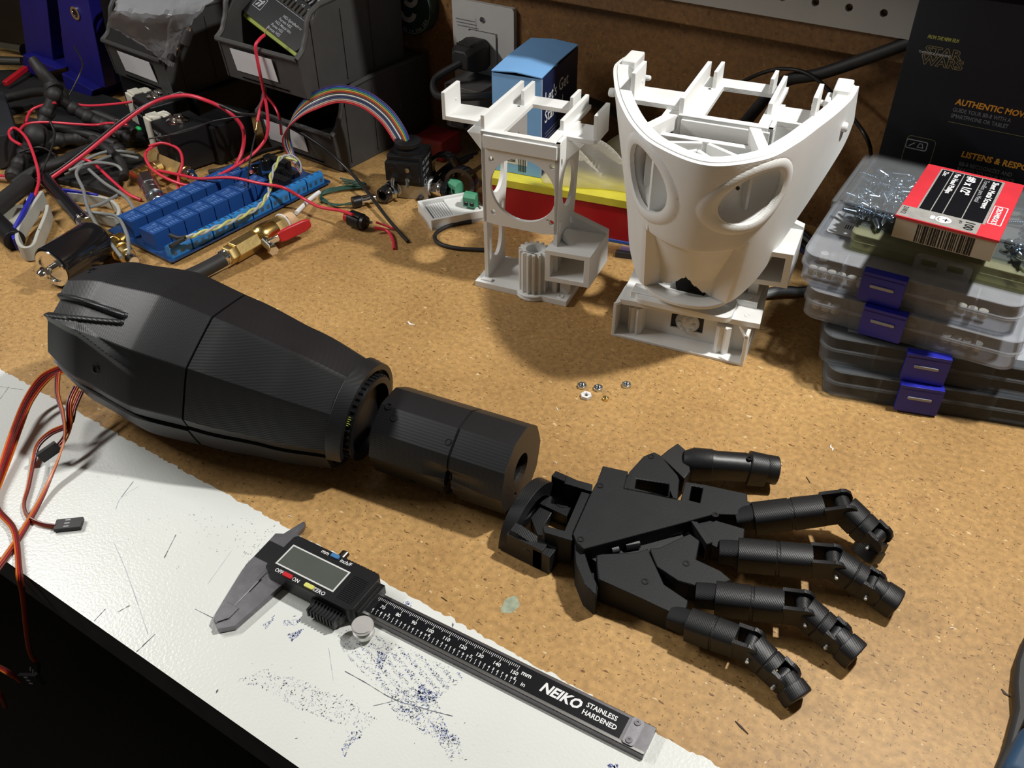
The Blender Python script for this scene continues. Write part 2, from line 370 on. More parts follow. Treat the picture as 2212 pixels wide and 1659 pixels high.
scrap('wood_splinter', [(1741, 1030), (1750, 1044)], .5, 'thin splinter right of the robot thumb', DRK)
# ================================================================ FOREARM
FA, FB = Vector((-513, 251, 62)), Vector((-301, 297, 36)); FX = (FB-FA).normalized(); FS = FX.cross(Vector((0, 0, 1))).normalized(); FN = FS.cross(FX)
RR = [31.5, 46.5, 52.5, 48, 41.7, 33.1]
def frad(t):
    k = max(0, min(4.999, t*5)); i = int(k); f = k-i; f = f*f*(3-2*f)*.5+f*.5; return RR[i]*(1-f)+RR[i+1]*f
def fpt(t, a, dr=0., facets=9, ph=.035):
    R_ = frad(t); st = 2*math.pi/facets; b = (a+ph) % st - st/2; R_ *= (.12+.88*math.cos(st/2)/math.cos(b))*1.01
    if t < .34 and dr > -2:                                    # tapering slots near the elbow end
        for a0, a1, tl in ((.72, 1.02, .335),):
            k = (1-(t-.065)/(tl-.065))
            if k > 0:
                mid = a1-(.05)*(1-k)-(a1-a0)/2*k; hw = (a1-a0)/2*k
                dd = abs(a-mid)
                if dd < hw: R_ -= 13*min(1, (hw-dd)/.05)
                elif dd < hw+.09: R_ += 1.8*math.sin(min(1, (dd-hw)/.09)*math.pi)

    if t < .43 and dr > -2:
        a2 = .66-.25*max(0, t-.2)/.23; R_ += 2.6*max(0, 1-abs(a-a2)/.09)*min(1, (.43-t)/.1)
    R_ += dr
    return FA+(FB-FA)*t+(FS*math.cos(a)+FN*math.sin(a))*R_
arm = thing('robot_forearm', 'black 3D-printed robot forearm shell lying with its wide elbow end at the left', 'robot forearm', (-420, 270, 0))
def shell(name, t0, t1, a0, a1, dr, th, nt=30, na=90, mat=BLK, label=None, facets=9):
    rg = []
    for i in range(nt+1):
        t = t0+(t1-t0)*i/nt; aa = [a0+(a1-a0)*j/na for j in range(na+1)]
        rg.append([fpt(t, a, dr, facets) for a in aa]+[fpt(t, a, dr-th, facets) for a in reversed(aa)])
    b = MB().loft(rg, True, True); return b.build(name, mat, arm, world=True, smooth=14, label=label)
rad = math.radians
shell('upper_rear_shell', .065, .557, rad(-13), rad(193), 0, 3, 96, 232)
shell('upper_front_shell', .563, .985, rad(-11), rad(191), 0, 3, 30, 90, BLKX)
COV = mk('black_print_cover', (.022, .022, .023), .5, var=.12, layers=('Z', 1.2, .3))  # paler than the upper shells: light off the bench put into the colour
shell('lower_rear_cover', .065, .557, rad(-172), rad(-17), 1.6, 3, 24, 60, COV)
shell('lower_front_cover', .563, .955, rad(-170), rad(-15), 1.2, 3, 24, 60, COV)
b = MB()                                                       # end rim
for (t0, t1, dr, th) in ((.955, 1.0, .8, 3.5),):
    b.loft([[fpt(t, rad(-14+208*j/60), d, 40) for j in range(61)] for t, d in ((t0, dr-1), (t0+.004, dr), (t1, dr), (t1, dr-th), (t0, dr-th))], False, False)
b.build('end_rim', BLKX, arm, world=True, smooth=30)
b = MB().use(BLKP); ctr = FA+(FB-FA)*.93
b.lathe(ctr, FX, [(25, -14), (27, -13), (27, 18), (23, 18), (23, -10)], 40, True)
b.cyl(ctr-FX*6, ctr+FX*12, 22.8, n=30)
for k in range(26):
    a = rad(-20+k*8.5); q = ctr+(FS*math.cos(a)+FN*math.sin(a))*27.2
    b.cyl(q+FX*3, q+FX*17, .9, n=6)
b.build('inner_gimbal_ring', None, arm, world=True)
b = MB(); GRN = mk('green_mark', (.35, .42, .06), .5)
for k in range(5):
    for j in range(3):
        a = rad(30+k*2.6); q = ctr+(FS*math.cos(a)+FN*math.sin(a))*28.1; b.cyl(q+FX*(5.5+j*4), q+FX*(7.6+j*4+.8*(k % 2)), .28, n=5)
b.build('paint_marks', GRN, arm, world=True, label='yellow-green marks')
for t, a in ((.10, 1.75), (.28, .22)):
    q = fpt(t, a, -.6); d = (FS*math.cos(a)+FN*math.sin(a)); MB().use(BLKP).lathe(q, d, [(3.4, 0), (3.4, 1.0), (2.4, 1.2), (2.0, .2)], 16).build('screw_boss', None, arm, world=True)
b = MB().cyl(FA+FX*20, FA+FX*150, 27, 36, n=24); b.build('servo_bed', BLKP, arm, world=True)
# ================================================================ WRIST CYLINDER
WA, WB = Vector((-289, 305, 27)), Vector((-203, 317, 27)); WX = (WB-WA).normalized(); WS = WX.cross(Vector((0, 0, 1))).normalized(); WN = Vector((0, 0, 1)); WL = (WB-WA).length
wr = thing('robot_wrist', 'black 3D-printed wrist cylinder between the forearm and the robot hand', 'robot wrist', (-246, 311, 0))
def wpt(t, a, dr=0.):
    st = 2*math.pi/10; bb = (a+.0) % st - st/2; R_ = 27*(.15+.85*math.cos(st/2)/math.cos(bb))+.5
    if a > math.pi: a -= 2*math.pi
    s_ = abs(t-.60)
    if s_ < .008: R_ -= .9
    if rad(-55) < a < rad(14) and dr > -1:
        k = 1-(a-rad(-55))/rad(69)
        if s_ < .014+.026*k: R_ -= 6*(1-.3*s_/.04)
    if rad(-6) < a < rad(22) and t < .6: R_ -= 3.0*max(0, 1-abs(t-.585)/.18)*math.sin((a-rad(-6))/rad(28)*math.pi)
    if rad(-8) < a < rad(18) and t >= .6: R_ -= 3.0*max(0, 1-abs(t-.615)/.3)*math.sin((a-rad(-8))/rad(26)*math.pi)
    return WA+WX*(WL*t)+(WS*math.cos(a)+WN*math.sin(a))*(R_+dr)
na = 150; ts = sorted([i/40 for i in range(41)]+[.55, .575, .585, .591, .5935, .6, .6065, .609, .615, .63])
rg = [[wpt(t, 2*math.pi*j/na) for j in range(na)] for t in ts]
b = MB().use(BLKX); b.loft(rg, True, False); b.loft([rg[0], [wpt(0, 2*math.pi*j/na, -3.5) for j in range(na)], [wpt(.5, 2*math.pi*j/na, -3.5) for j in range(na)]], True, False)
b.build('barrel', None, wr, world=True, smooth=14)
pass
n_ = WX; d_ = ray(1124, 1012); hc = CAM+d_*((WB-CAM).dot(n_)/d_.dot(n_))
FM = frame(WB, WN, WS); inv = FM.inverted(); lc = inv @ hc
outer = [tuple((inv @ wpt(1, 2*math.pi*j/na, -.02))[:2]) for j in range(na)]
CAPM = mk('black_print_end', (.03, .022, .016), .45, var=.1, layers=('Z', 1.2, .3))
b = MB().at(FM); b.prism(outer[::-1], -3, .3, [circle(lc.x, lc.y, 9.6, 30), circle(lc.x-14, lc.y+8, 1.6, 10)])
b.build('end_cap', CAPM, wr, world=True, smooth=30)
b = MB().at(FM); b.lathe((lc.x, lc.y, -3), (0, 0, -1), [(9.6, 0), (9.6, 34), (8.2, 34), (8.2, 0)], 30, True, closed=True); b.build('bore_tube', BLKP, wr, world=True)
b = MB()
for t, a in ((.56, rad(52)), (.30, rad(-32)), (.13, rad(60)), (.06, rad(72))):
    q = wpt(t, a, -.5); d = (WS*math.cos(a)+WN*math.sin(a)); MB().lathe(q, d, [(2.2, 0), (2.2, .75), (1.5, .8), (1.3, .1)], 14).build('screw_boss', BLKP, wr, world=True)
b = MB().cyl(WA+WX*20, WA+WX*24, 24, n=30); b.lathe(WA+WX*2, WX, [(23.6, 0), (23.6, 5), (20, 5), (20, 0)], 40, closed=True); b.build('inner_ring', BLKP, wr, world=True)
# ================================================================ ROBOT HAND
hand = thing('robot_hand', 'black 3D-printed robot hand lying palm down with spread jointed fingers', 'robot hand', (-130, 320, 0))
def hz_(x): return 27-(x+180)*.085
def slabpts(px, dz=0., flat=None):
    out = []
    for a, c_ in px:
        q = P(a, c_, 25+dz if flat is None else flat)
        if flat is None:
            for _ in range(4): q = P(a, c_, hz_(q.x)+dz)
        out.append(q)
    return out
def slab(b, px, dz=0., zb=2., flat=None, holes=()):
    o_ = slabpts(px, dz, flat); hs = [slabpts(h, dz, flat) for h in holes]
    n0 = len(b.v); b.prism([(q.x, q.y) for q in o_], 0, 1, [[(q.x, q.y) for q in h] for h in hs])
    for i in range(n0, len(b.v)):
        v = b.v[i]; b.v[i] = Vector((v.x, v.y, zb if v.z < .5 else ((hz_(v.x)+dz) if flat is None else flat)))
HND = mk('black_print_hand', (.0085, .0095, .011), .55, spec=.28, var=.15, layers=('Y', .9, .22, .5), bump=(600, .15, .3))
b = MB().use(HND)
slab(b, [(1302, 1006), (1357, 1018), (1347, 1055), (1470, 1080), (1480, 1040), (1520, 1046), (1614, 1066), (1615, 1082), (1638, 1090), (1600, 1112), (1545, 1110), (1500, 1122), (1480, 1128), (1261, 1186), (1246, 1172), (1238, 1151), (1278, 1062), (1284, 1050), (1289, 1042)], 0, 6,
     holes=[[(1494, 1049), (1519, 1054), (1512, 1086), (1489, 1080)], ])
b.build('palm_plate', None, hand, world=True, smooth=30, bevel=.5)
b = MB().use(BLK)
slab(b, [(1245, 1160), (1500, 1118), (1560, 1128), (1565, 1150), (1500, 1170), (1400, 1200), (1290, 1215), (1255, 1190)], -10, 5)
for pp in (((1320, 1190), (1335, 1187)), ((1350, 1180), (1380, 1175)), ((1440, 1150), (1470, 1143))):
    a_, c_ = slabpts(pp, -8); b.cyl(a_, c_, 2.6, n=12)
b.build('tendon_channel', None, hand, world=True, smooth=30)
b = MB().use(HND)                                               # thumb mount
slab(b, [(1347, 1040), (1360, 1018), (1390, 985), (1413, 976), (1428, 984), (1464, 1026), (1468, 1036), (1464, 1078), (1347, 1055)], -2, 8, holes=[[(1374, 1034), (1446, 1045), (1444, 1072), (1372, 1054)]])
b.build('thumb_mount', None, hand, world=True, smooth=30, bevel=.6)
b = MB().use(HND)
slab(b, [(1288, 1199), (1300, 1196), (1374, 1193), (1399, 1184), (1435, 1262), (1487, 1297), (1484, 1312), (1465, 1330), (1380, 1290), (1292, 1250)], -3, 1.5)
b.build('little_finger_block', None, hand, world=True, smooth=30, bevel=.6)
b = MB().use(HND)
slab(b, [(1403, 1184), (1426, 1182), (1490, 1152), (1512, 1168), (1504, 1208), (1556, 1232), (1580, 1252), (1535, 1274), (1468, 1256), (1418, 1222)], -3, 3)
b.build('ring_finger_block', None, hand, world=True, smooth=30, bevel=.6)
b = MB().use(HND)
slab(b, [(1505, 1130), (1541, 1122), (1609, 1142), (1604, 1198), (1560, 1188), (1528, 1172)], -3, 6)
slab(b, [(1492, 1124), (1506, 1126), (1540, 1172), (1527, 1176)], 0, 6); b.build('middle_finger_block', None, hand, world=True, smooth=30, bevel=.5)
b = MB().use(HND)
slab(b, [(1600, 1096), (1655, 1090), (1652, 1108), (1618, 1122), (1560, 1112)], -4, 8); b.build('index_finger_block', None, hand, world=True, smooth=30, bevel=.5)
b = MB().use(HND)                                               # heel corner with bevelled post
slab(b, [(1241, 1172), (1262, 1190), (1276, 1232), (1290, 1262), (1287, 1285), (1262, 1262), (1244, 1215)], -4, 1)
slab(b, [(1262, 1236), (1284, 1236), (1292, 1268), (1288, 1290)], -7, 0); b.build('heel_post', None, hand, world=True, smooth=30, bevel=.6)
# wrist block
HX = Vector((math.cos(.0), math.sin(.0), 0)); HY = Vector((-HX.y, HX.x, 0)); WC = Vector((-191, 305.5, 0))
HM = Matrix((HX, HY, Vector((0, 0, 1)))).transposed().to_4x4(); HM.translation = WC
arcp = [(27*math.cos(t), 27*math.sin(t)) for t in [rad(6+168*i/24) for i in range(25)]]
b = MB().use(BLK).at(HM @ YZ)
b.prism([(27, 1)]+arcp+[(-27, 1), (-19, 1)]+[(19*math.cos(t), 19*math.sin(t)+.0) for t in [rad(170-160*i/16) for i in range(17)]]+[(19, 1)], -3, 5)
b.prism([(24, 1)]+[(24*math.cos(t), 24*math.sin(t)) for t in [rad(8+164*i/20) for i in range(21)]]+[(-24, 1)], -1, 1, [circle(0, 12, 7, 20)])
b.at(HM); b.box(3, -27, .5, 26, -21, 17); b.box(3, 21, .5, 26, 26, 22); b.box(20, -27, .5, 31, -14, 15); b.box(3, 8, .5, 22, 26, 10); b.cyl((14, 17, 10), (14, 17, 10.4), 5, n=20); b.cyl((16, -27.2, 9), (16, -26, 9), 3.4, n=18)
b.add([(5, -26, 20), (9, -26, 20), (30, -24, 12), (26, -24, 12), (5, -21, 22), (9, -21, 22), (30, -19, 14), (26, -19, 14)], [(3, 2, 1, 0), (4, 5, 6, 7), (0, 1, 5, 4), (1, 2, 6, 5), (2, 3, 7, 6), (3, 0, 4, 7)])
b.build('wrist_block', None, hand, world=True, smooth=30, bevel=.5)
b = MB().use(BLK); slab(b, [(1146, 1118), (1182, 1076), (1250, 1062), (1262, 1070), (1232, 1164), (1160, 1156)], 0, .5, 8, [[(1193, 1106), (1231, 1118), (1217, 1147), (1176, 1134)]]); b.build('wrist_frame', None, hand, world=True, smooth=30, bevel=.4)
b = MB().use(HND)
slab(b, [(1222, 1030), (1280, 1046), (1279, 1062), (1218, 1044)], -2, 2); slab(b, [(1172, 1134), (1240, 1152), (1236, 1168), (1176, 1150)], -2, 3)
slab(b, [(1258, 1058), (1280, 1062), (1242, 1160), (1218, 1150)], -4, 3)
b.build('heel_bracket', None, hand, world=True, smooth=30, bevel=.4)
PIN = mk('clear_pin', (.62, .62, .60), .3, var=.05)
def section(h, wd, rnd=.55):
    q = []
    for i in range(13): t = math.pi*i/12; q.append((wd/2*math.cos(t)*1.0, h/2*(1-rnd)+h/2*rnd*math.sin(t)*1.0))
    q = [(wd/2, -h*.42)]+q+[(-wd/2, -h*.42), (-wd*.32, -h/2), (wd*.32, -h/2)]; return q
def phal(parent, A, B, w0, h0, w1, h1, name='phalanx', ears=True, seam=.45, tip=False):
    A = Vector(A); B = Vector(B); d = (B-A).normalized(); L = (B-A).length; s_ = d.cross(Vector((0, 0, 1))).normalized(); n = s_.cross(d)
    def ring(t, k=1., dn=0.):
        wd = w0+(w1-w0)*t; hh = h0+(h1-h0)*t; c = A+d*(L*t)+n*dn
        return [c+s_*(x_*k)+n*(y_*k) for x_, y_ in section(hh, wd)]
    b = MB().use(BLK); e = .78 if ears else 1.0
    sm = [.0, seam-.02, seam-.015, seam+.015, seam+.02, e] if seam else [0, .5, e]
    ks = [1, 1.02, .955, .955, 1.02, 1] if seam else [1, 1, 1]
    if tip: sm = [0, .3, .7, .88, .97, 1.0]; ks = [1, 1.02, 1., .97, .86, .60]
    b.loft([ring(t, k) for t, k in zip(sm, ks)])
    if ears:
        wd = w1
        for sg in (-1, 1):
            M = frame(A, d, n)
            for_ = [(L*e-1, -h1*.42), (L*1.0, -h1*.42)]+[(L+h1*.46*math.cos(t), h1*.02+h1*.46*math.sin(t)) for t in [rad(-60+30*i) for i in range(6)]]+[(L*.98, h1*.44), (L*e-1, h1*.44)]
            off = sg*(wd/2-1.4)
            b.at(M).prism(for_, (-off)-1.3, (-off)+1.3); b.at(Matrix())
        b.cyl(B-s_*(wd/2-.6), B+s_*(wd/2-.6), h1*.30, n=12)
    o = b.build(name, None, parent, world=True, smooth=35, bevel=.25)
    return d, s_, n
def pins(parent, q, s_, wd, both=True):
    b = MB(); b.cyl(q+s_*(wd/2-.2), q+s_*(wd/2+2.0), .75, n=10); b.ball(q+s_*(wd/2+2.0), .95, 10)
    if both: b.cyl(q-s_*(wd/2-.2), q-s_*(wd/2+1.6), .75, n=10)
    b.build('joint_pin', PIN, parent, world=True)
def finger(name, pts, w0, label, tipdown=False):
    f = bpy.data.objects.new(name, None); COL.objects.link(f); f.parent = hand; f.empty_display_size = .01; f['label'] = label
    q = [P(*k) for k in pts]; h = w0*.98
    d, s_, n = phal(f, q[0], q[1], w0, h, w0*.96, h*.94, 'proximal_phalanx', seam=.42)
    e = MB(); e.loft([[q[0]+d*t+s_*x_*.62*kx+n*(y_*ky+dz) for x_, y_ in section(h, w0)] for t, kx, ky, dz in ((-10, 1.2, .62, 1.), (-3, 1.25, .7, 1.), (2, 1.1, .8, 1.))]); e.build('knuckle_tongue', HND, f, world=True, smooth=35)
    pins(f, q[1]+d*1-n*1.5, s_, w0)
    d, s_, n = phal(f, q[1]+(q[2]-q[1])*.04, q[2], w0*.93, h*.92, w0*.94, h*.90, 'middle_phalanx', seam=.5)
    pins(f, q[2]-n*1, s_, w0*.9)
    phal(f, q[2]+(q[3]-q[2])*.02, q[3], w0*.72, h*.84, w0*.88, h*.82, 'fingertip', ears=False, seam=0, tip=True)
    e = MB(); dd = (q[3]-q[2]).normalized(); a_ = q[2]+(q[3]-q[2])*.45
    ss = dd.cross(Vector((0, 0, 1))).normalized(); nn = ss.cross(dd)
    e.loft([[a_+dd*t+ss*x_*k+nn*y_*k for x_, y_ in section(h*.84, w0*.9)] for t, k in ((0, 1.02), ((q[3]-a_).length*.9, 1.06), ((q[3]-a_).length*1.12, 1.03), ((q[3]-a_).length*1.16, .96 if not tipdown else .8))])
    e.build('fingertip_cap', BLK, f, world=True, smooth=35, bevel=.3)
    return f
finger('index_finger', [(1628, 1118, 15), (1822, 1094, 25), (1893, 1163, 16), (1868, 1198, 6)], 15.6, 'index finger bent down at the tip', True)
finger('middle_finger', [(1594, 1196, 14), (1800, 1214, 18), (1882, 1266, 12), (1934, 1302, 8.5)], 15.6, 'middle finger, longest')
finger('ring_finger', [(1545, 1290, 13.5), (1735, 1314, 17), (1803, 1374, 11), (1848, 1414, 8.5)], 15.2, 'ring finger')
finger('little_finger', [(1487, 1346, 12), (1622, 1394, 15), (1692, 1462, 10), (1724, 1506, 7)], 14.4, 'little finger nearest the caliper')
th = bpy.data.objects.new('thumb', None); COL.objects.link(th); th.parent = hand; th.empty_display_size = .01; th['label'] = 'thumb pointing right beside the palm'
tq = [P(1452, 992, 13), P(1480, 998, 14), P(1548, 1002, 15), P(1610, 1006, 14), P(1668, 1015, 12)]
d_ = (tq[2]-tq[1]).normalized()
b = MB().use(BLK); slab(b, [(1426, 985), (1442, 972), (1464, 957), (1485, 975), (1492, 1018), (1478, 1034), (1466, 1022)], -5, 5); b.build('thumb_wedge', None, th, world=True, smooth=30, bevel=.6)
def tsec(c, s_, n, wd, hh): return [c+s_*x_+n*y_ for x_, y_ in section(hh, wd, .8)]
THM = mk('black_print_thumb', (.007, .0075, .009), .42, spec=.5, var=.15, bump=(500, .2, .3))
b = MB().use(THM); ss = d_.cross(Vector((0, 0, 1))).normalized(); nn = ss.cross(d_)
b.loft([tsec(tq[1]-d_*1, ss, nn, 12, 14), tsec(tq[1]+d_*5, ss, nn, 17, 18), tsec(tq[1].lerp(tq[2], .86), ss, nn, 16.5, 17.5)]); b.build('proximal_phalanx', None, th, world=True, smooth=40, bevel=.3)
b = MB().use(THM); b.loft([tsec(tq[1].lerp(tq[2], .82), ss, nn, 16, 17), tsec(tq[2], ss, nn, 15, 15.5), tsec(tq[3], ss, nn, 15.5, 15), tsec(tq[3]+d_*4, ss, nn, 14, 13)]); b.build('middle_phalanx', None, th, world=True, smooth=40, bevel=.3)
d2 = (tq[4]-tq[3]).normalized(); ss = d2.cross(Vector((0, 0, 1))).normalized(); nn = ss.cross(d2)
b = MB().use(BLK); b.loft([tsec(tq[3]+d2*1, ss, nn, 12, 14), tsec(tq[3]+d2*2, ss, nn, 18, 18.5), tsec(tq[4]-d2*4, ss, nn, 17, 17)])
b.lathe(tq[4]-d2*4.5, d2, [(8.4, 0), (8.8, .6), (8.8, 7), (7.6, 7.4), (7.4, 3)], 28); b.build('thumb_end_socket', None, th, world=True, smooth=35, bevel=.3)
b = MB(); q = tq[3]+nn*7.6+ss*2; b.lathe(q, nn, [(1.7, 0), (1.7, .9), (1.1, .9), (1.1, .1)], 12); b.build('screw_hole', BLKP, th, world=True)
b = MB()
for px_, dz in (((1254, 1165), 0), ((1296, 1049), 0), ((1393, 1256), -3), ((1482, 1217), -3), ((1545, 1112), 0), ((1406, 986), -2)):
    q = slabpts([px_], dz)[0]; MB().lathe(q-Vector((0, 0, .3)), (0, 0, 1), [(2.0, 0), (2.0, .6), (1.2, .6), (1.2, .1)], 12).build('screw_hole', BLKP, hand, world=True)
# ================================================================ CALIPER
CT = .0562274; CU = Vector((math.cos(CT), math.sin(CT), 0)); CN = Vector((-CU.y, CU.x, 0)); C0 = Vector((-220.787, 211.085, 0))-CU*70
CM = Matrix((CU, CN, Vector((0, 0, 1)))).transposed().to_4x4(); CM.translation = C0
def LC(x, y, z=4.0): q = P(x, y, z)-C0; return q.dot(CU), q.dot(CN)
cal = thing('digital_caliper', 'black and steel digital caliper lying closed across the white front board', 'caliper', C0, CT)
def CB(): return MB()
STG = mk('satin_steel_dark', (.16, .155, .165), .42, 1., var=.15, vs=120, bump=(300, .1, .2))
BMK = mk('black_scale_label', (.004, .004, .006), .4, spec=.25, var=.05)
GST = mk('bevel_steel', (.36, .36, .35), .35, 1., var=.05)
b = MB().use(STG)
b.loft([[(x_, -10.2, .8), (x_, -9.7, 3.7), (x_, -9.2, 4.2), (x_, 5.6, 4.2), (x_, 6.2, 3.6), (x_, 6.2, .8)] for x_ in (0, 222)])
b.use(GST).box(2, -9.4, 3.5, 221.8, -8.2, 4.28)
b.build('beam', None, cal, smooth=20)
b = MB().use(BMK).box(0, -7.6, 4.2, 209, 4.2, 4.42)
b.use(INKW)
for k in range(64, 151):
    l = 3.2 if k % 10 == 0 else (2.4 if k % 5 == 0 else 1.5); b.box(k-.12, 3.2-l, 4.42, k+.12, 3.2, 4.46)
def vt(txt, s_, v_, size, z=4.43, align='CENTER', bold=.012, shear=0., sx=1., sp=1., rz=0.):
    b.text(txt, size, Matrix.Translation((s_, v_, z)) @ Matrix.Rotation(rz, 4, 'Z'), bold, align, shear, sx, sp)
for k in range(7, 16): vt(str(k*10), k*10-.6, -2.4, 2.9, bold=.018)
i0 = 25.4
for k in range(25, 61):
    s_ = k*2.54; big = k % 10 == 0; b.box(s_-.12, -7.3, 4.42, s_+.12, -7.3+(2.6 if big else 1.5), 4.46)
    vt(str(k//10) if big else str(k % 10), s_-.3 if not big else s_-1.1, -5.5 if not big else -5.0, 2.7 if big else 2.05, bold=.018)
vt('mm', 155.4, -.6, 3.6, bold=.02); vt('in', 156.5, -6.2, 3.4, bold=.01)
s1_, v1_ = LC(1161, 1494); s2_, v2_ = LC(1255, 1530)
vt('NEIKO', s1_+.2, -3.9, 7.4, align='LEFT', bold=.035, shear=.22, sx=(s2_-s1_)/23.2, z=4.43)
sa, va = LC(1262, 1533); sb, vb = LC(1340, 1567)
vt('STAINLESS', sa, -.6, 3.7, align='LEFT', bold=.02, sx=.92); vt('HARDENED', sa-.4, -4.9, 3.7, align='LEFT', bold=.02, sx=.92)
b.build('scale_label', None, cal, smooth=0, label='black scale label with white millimetre and inch marks')
b = MB().use(STL).at(TR(213.4, -1.7, 4.2)).prism(rrect(-2.9, -7.2, 2.9, 7.2, 1.4), 0, .9)
b.use(STG)
for y_ in (-5, 5): b.lathe((0, y_, .9), (0, 0, 1), [(1.7, 0), (1.6, .5), (.6, .5), (.5, .1)], 14)
b.build('end_stop_plate', None, cal, smooth=30)
b = MB().box(20, -6.5, .3, 200, -.5, .8); b.build('depth_rod', STG, cal, smooth=0)
b = MB().use(STL).prism([(-15.3, 10.5), (-12.6, 11.9), (-11.2, 12.4), (-7.4, 25.5), (-6.2, 25.5), (-5.2, 13), (0, 12), (0, -52.6), (-3.2, -51.7), (-5.1, -48), (-11, -27.3), (-14.3, -15.4), (-14.4, -8.3), (-15, 5.2)], .8, 4.3)
b.build('fixed_jaw', None, cal, smooth=20, bevel=.3)
b = MB().use(STL).prism([(.12, 12), (6, 12.5), (-4.4, 16.5), (-4.4, 22.3), (-6.0, 25.5), (-6.15, 25.5), (-5.1, 13)], 1., 4.1)
b.prism([(.12, -10), (14, -10), (12.3, -18.7), (9.1, -48.7), (2.7, -54.7), (.12, -53.5)], .8, 4.3)
b.build('sliding_jaw', None, cal, smooth=20, bevel=.3)
b = MB().use(STL).prism([(-4.6, -39.5), (3.2, -39.5), (3.2, -47), (-.4, -52), (-3.0, -51.2), (-4.4, -48)], 4.3, 4.9); b.build('jaw_tip_facet', None, cal, smooth=0, bevel=.15)
b = MB().use(BLKP).prism([(-14.6, 4.6), (0, 4.6), (0, -8.6), (-14.2, -8.6)], 4.3, 4.42).use(BMK).prism([(.0, -19), (.9, -19), (.9, -28.5), (.5, -29)], 4.3, 4.40); b.build('jaw_cover_strip', None, cal, smooth=0)
b = MB().use(BLKP); b.prism(rrect(1.6, -16.6, 61, 10.6, 3.2), 1.8, 12.4)
b.prism([(34, -16), (57, -16), (56, -21), (53, -23.5), (40, -23.5), (36, -20)], 2.2, 7.5)
for k in range(9): b.box(37+k*2.1, -24.4, 2.4, 38.2+k*2.1, -17, 8.1)
for k in range(10): b.box(36+k*2.1, 10, 3, 37.1+k*2.1, 11.4, 11.5)
b.box(61, -13, 1.8, 64, 8.6, 8.2)
b.build('slider_housing', None, cal, smooth=30, bevel=.7)
HZ = 12.4
b = MB()
for k in range(14): b.box(48.4, -12.6+k*1.2, HZ, 58, -12.1+k*1.2, HZ+.35)
b.build('grip_ridges', BLKP, cal, smooth=0)
fr_ = [LC(x_, y_, HZ+.2) for x_, y_ in ((633.4, 1175.9), (756, 1236), (719.7, 1281), (596, 1216.4))]
x0, x1 = (fr_[0][0]+fr_[3][0])/2, (fr_[1][0]+fr_[2][0])/2; y1, y0 = (fr_[0][1]+fr_[1][1])/2, (fr_[2][1]+fr_[3][1])/2
b = MB().prism([(x0, y0), (x1, y0), (x1, y1), (x0, y1)], HZ, HZ+.3, [[(x0+.9, y0+.9), (x1-.9, y0+.9), (x1-.9, y1-.9), (x0+.9, y1-.9)]]); b.build('screen_frame', mk('silver_print', (.60, .61, .60), .4), cal, smooth=0)
b = MB().box(x0+.9, y0+.9, HZ, x1-.9, y1-.9, HZ+.12); b.build('screen', mk('lcd_grey', (.085, .095, .085), .12, var=.05), cal, smooth=0, label='blank grey-green LCD screen')
for nm, px_, cl, w_ in (('power_button', (621, 1242), REDP, 3.0), ('zero_button', (667.7, 1265.5), mk('yellow_button', (.62, .62, .16), .4), 3.0), ('unit_button', (724, 1200.5), mk('blue_button', (.05, .18, .38), .4), 2.6)):
    s_, v_ = LC(*px_, HZ+1); MB().at(TR(s_, v_, HZ)).prism(rrect(-w_, -1.25, w_, 1.25, .6), -.2, 1.1).build(nm, cl, cal, bevel=.3)
b = MB().use(INKW)
for txt, px_, sz in (('OFF', (603, 1233.5), 3.2), ('ON', (639, 1253), 3.2), ('ZERO', (689, 1277.5), 3.4), ('mm', (703.5, 1193), 3.6), ('inch/F', (747.5, 1215.5), 3.4)):
    s_, v_ = LC(*px_, HZ); vt(txt, s_, v_-sz*.33, sz, HZ+.03, bold=.01, sx=.92)
b.build('button_lettering', None, cal, smooth=0)
s_, v_ = LC(783, 1349, 10.5)
b = MB().use(mk('turned_steel', (.66, .65, .63), .5, 1., bump=(900, .2, .2))).lathe((s_, v_, 2), (0, 0, 1), [(1.5, 0), (1.5, 1), (5.3, 1.2), (5.6, 1.6), (5.6, 4.2), (3, 4.6), (3, 5.8), (5.4, 6.2), (5.8, 6.8), (5.8, 8.2), (5.4, 8.6), (.1, 8.5)], 40); b.build('thumb_roller', None, cal, smooth=25)
s_, v_ = LC(747, 1196, 9); b = MB().use(CHR).cyl((s_, 9, 8.4), (s_, 15.6, 8.4), 3.1, n=22); b.build('lock_screw', None, cal, smooth=30, bevel=.3)
# ================================================================ NUTS
def nut(r, h, hole, mat, name, bev=.4):
    t = thing(name, '', 'nut', (0, 0, 0)); b = MB().use(mat)
    rg = lambda rr_, z: [(rr_*math.cos(math.pi/3*i+.0), rr_*math.sin(math.pi/3*i), z) for i in range(6)]
    o_ = [q[:2] for q in rg(r, 0)]; b.prism(o_, 0, h, [circle(0, 0, hole, 24)])
    b.build('nut_body', None, t, smooth=20, bevel=bev); b = MB().use(mat)
    for k in range(4): b.lathe((0, 0, .3+k*h/4.6), (0, 0, 1), [(hole, 0), (hole-.28, .22), (hole, .45)], 24, False)
    b.build('thread', None, t, smooth=30); return t
zn = nut(3.45, 2.3, 1.55, ZNC, 'hex_nut', .3)
G = 'nuts in the middle of the bench'
def put(o, px, rz, label, cat='nut', z=0):
    o.location = P(*px, z)*S; o.rotation_euler = (0, 0, rz); o['label'] = label; o['group'] = G
put(zn, (1257, 836), .3, 'zinc hex nut at the left end of the small nut cluster'); a_ = dup(zn, (0, 0, 0)); put(a_, (1292, 841), 1.0, 'zinc hex nut between the white nut and the lone nut')
a_ = dup(zn, (0, 0, 0)); put(a_, (1353, 834), .1, 'zinc hex nut lying alone to the right of the cluster')
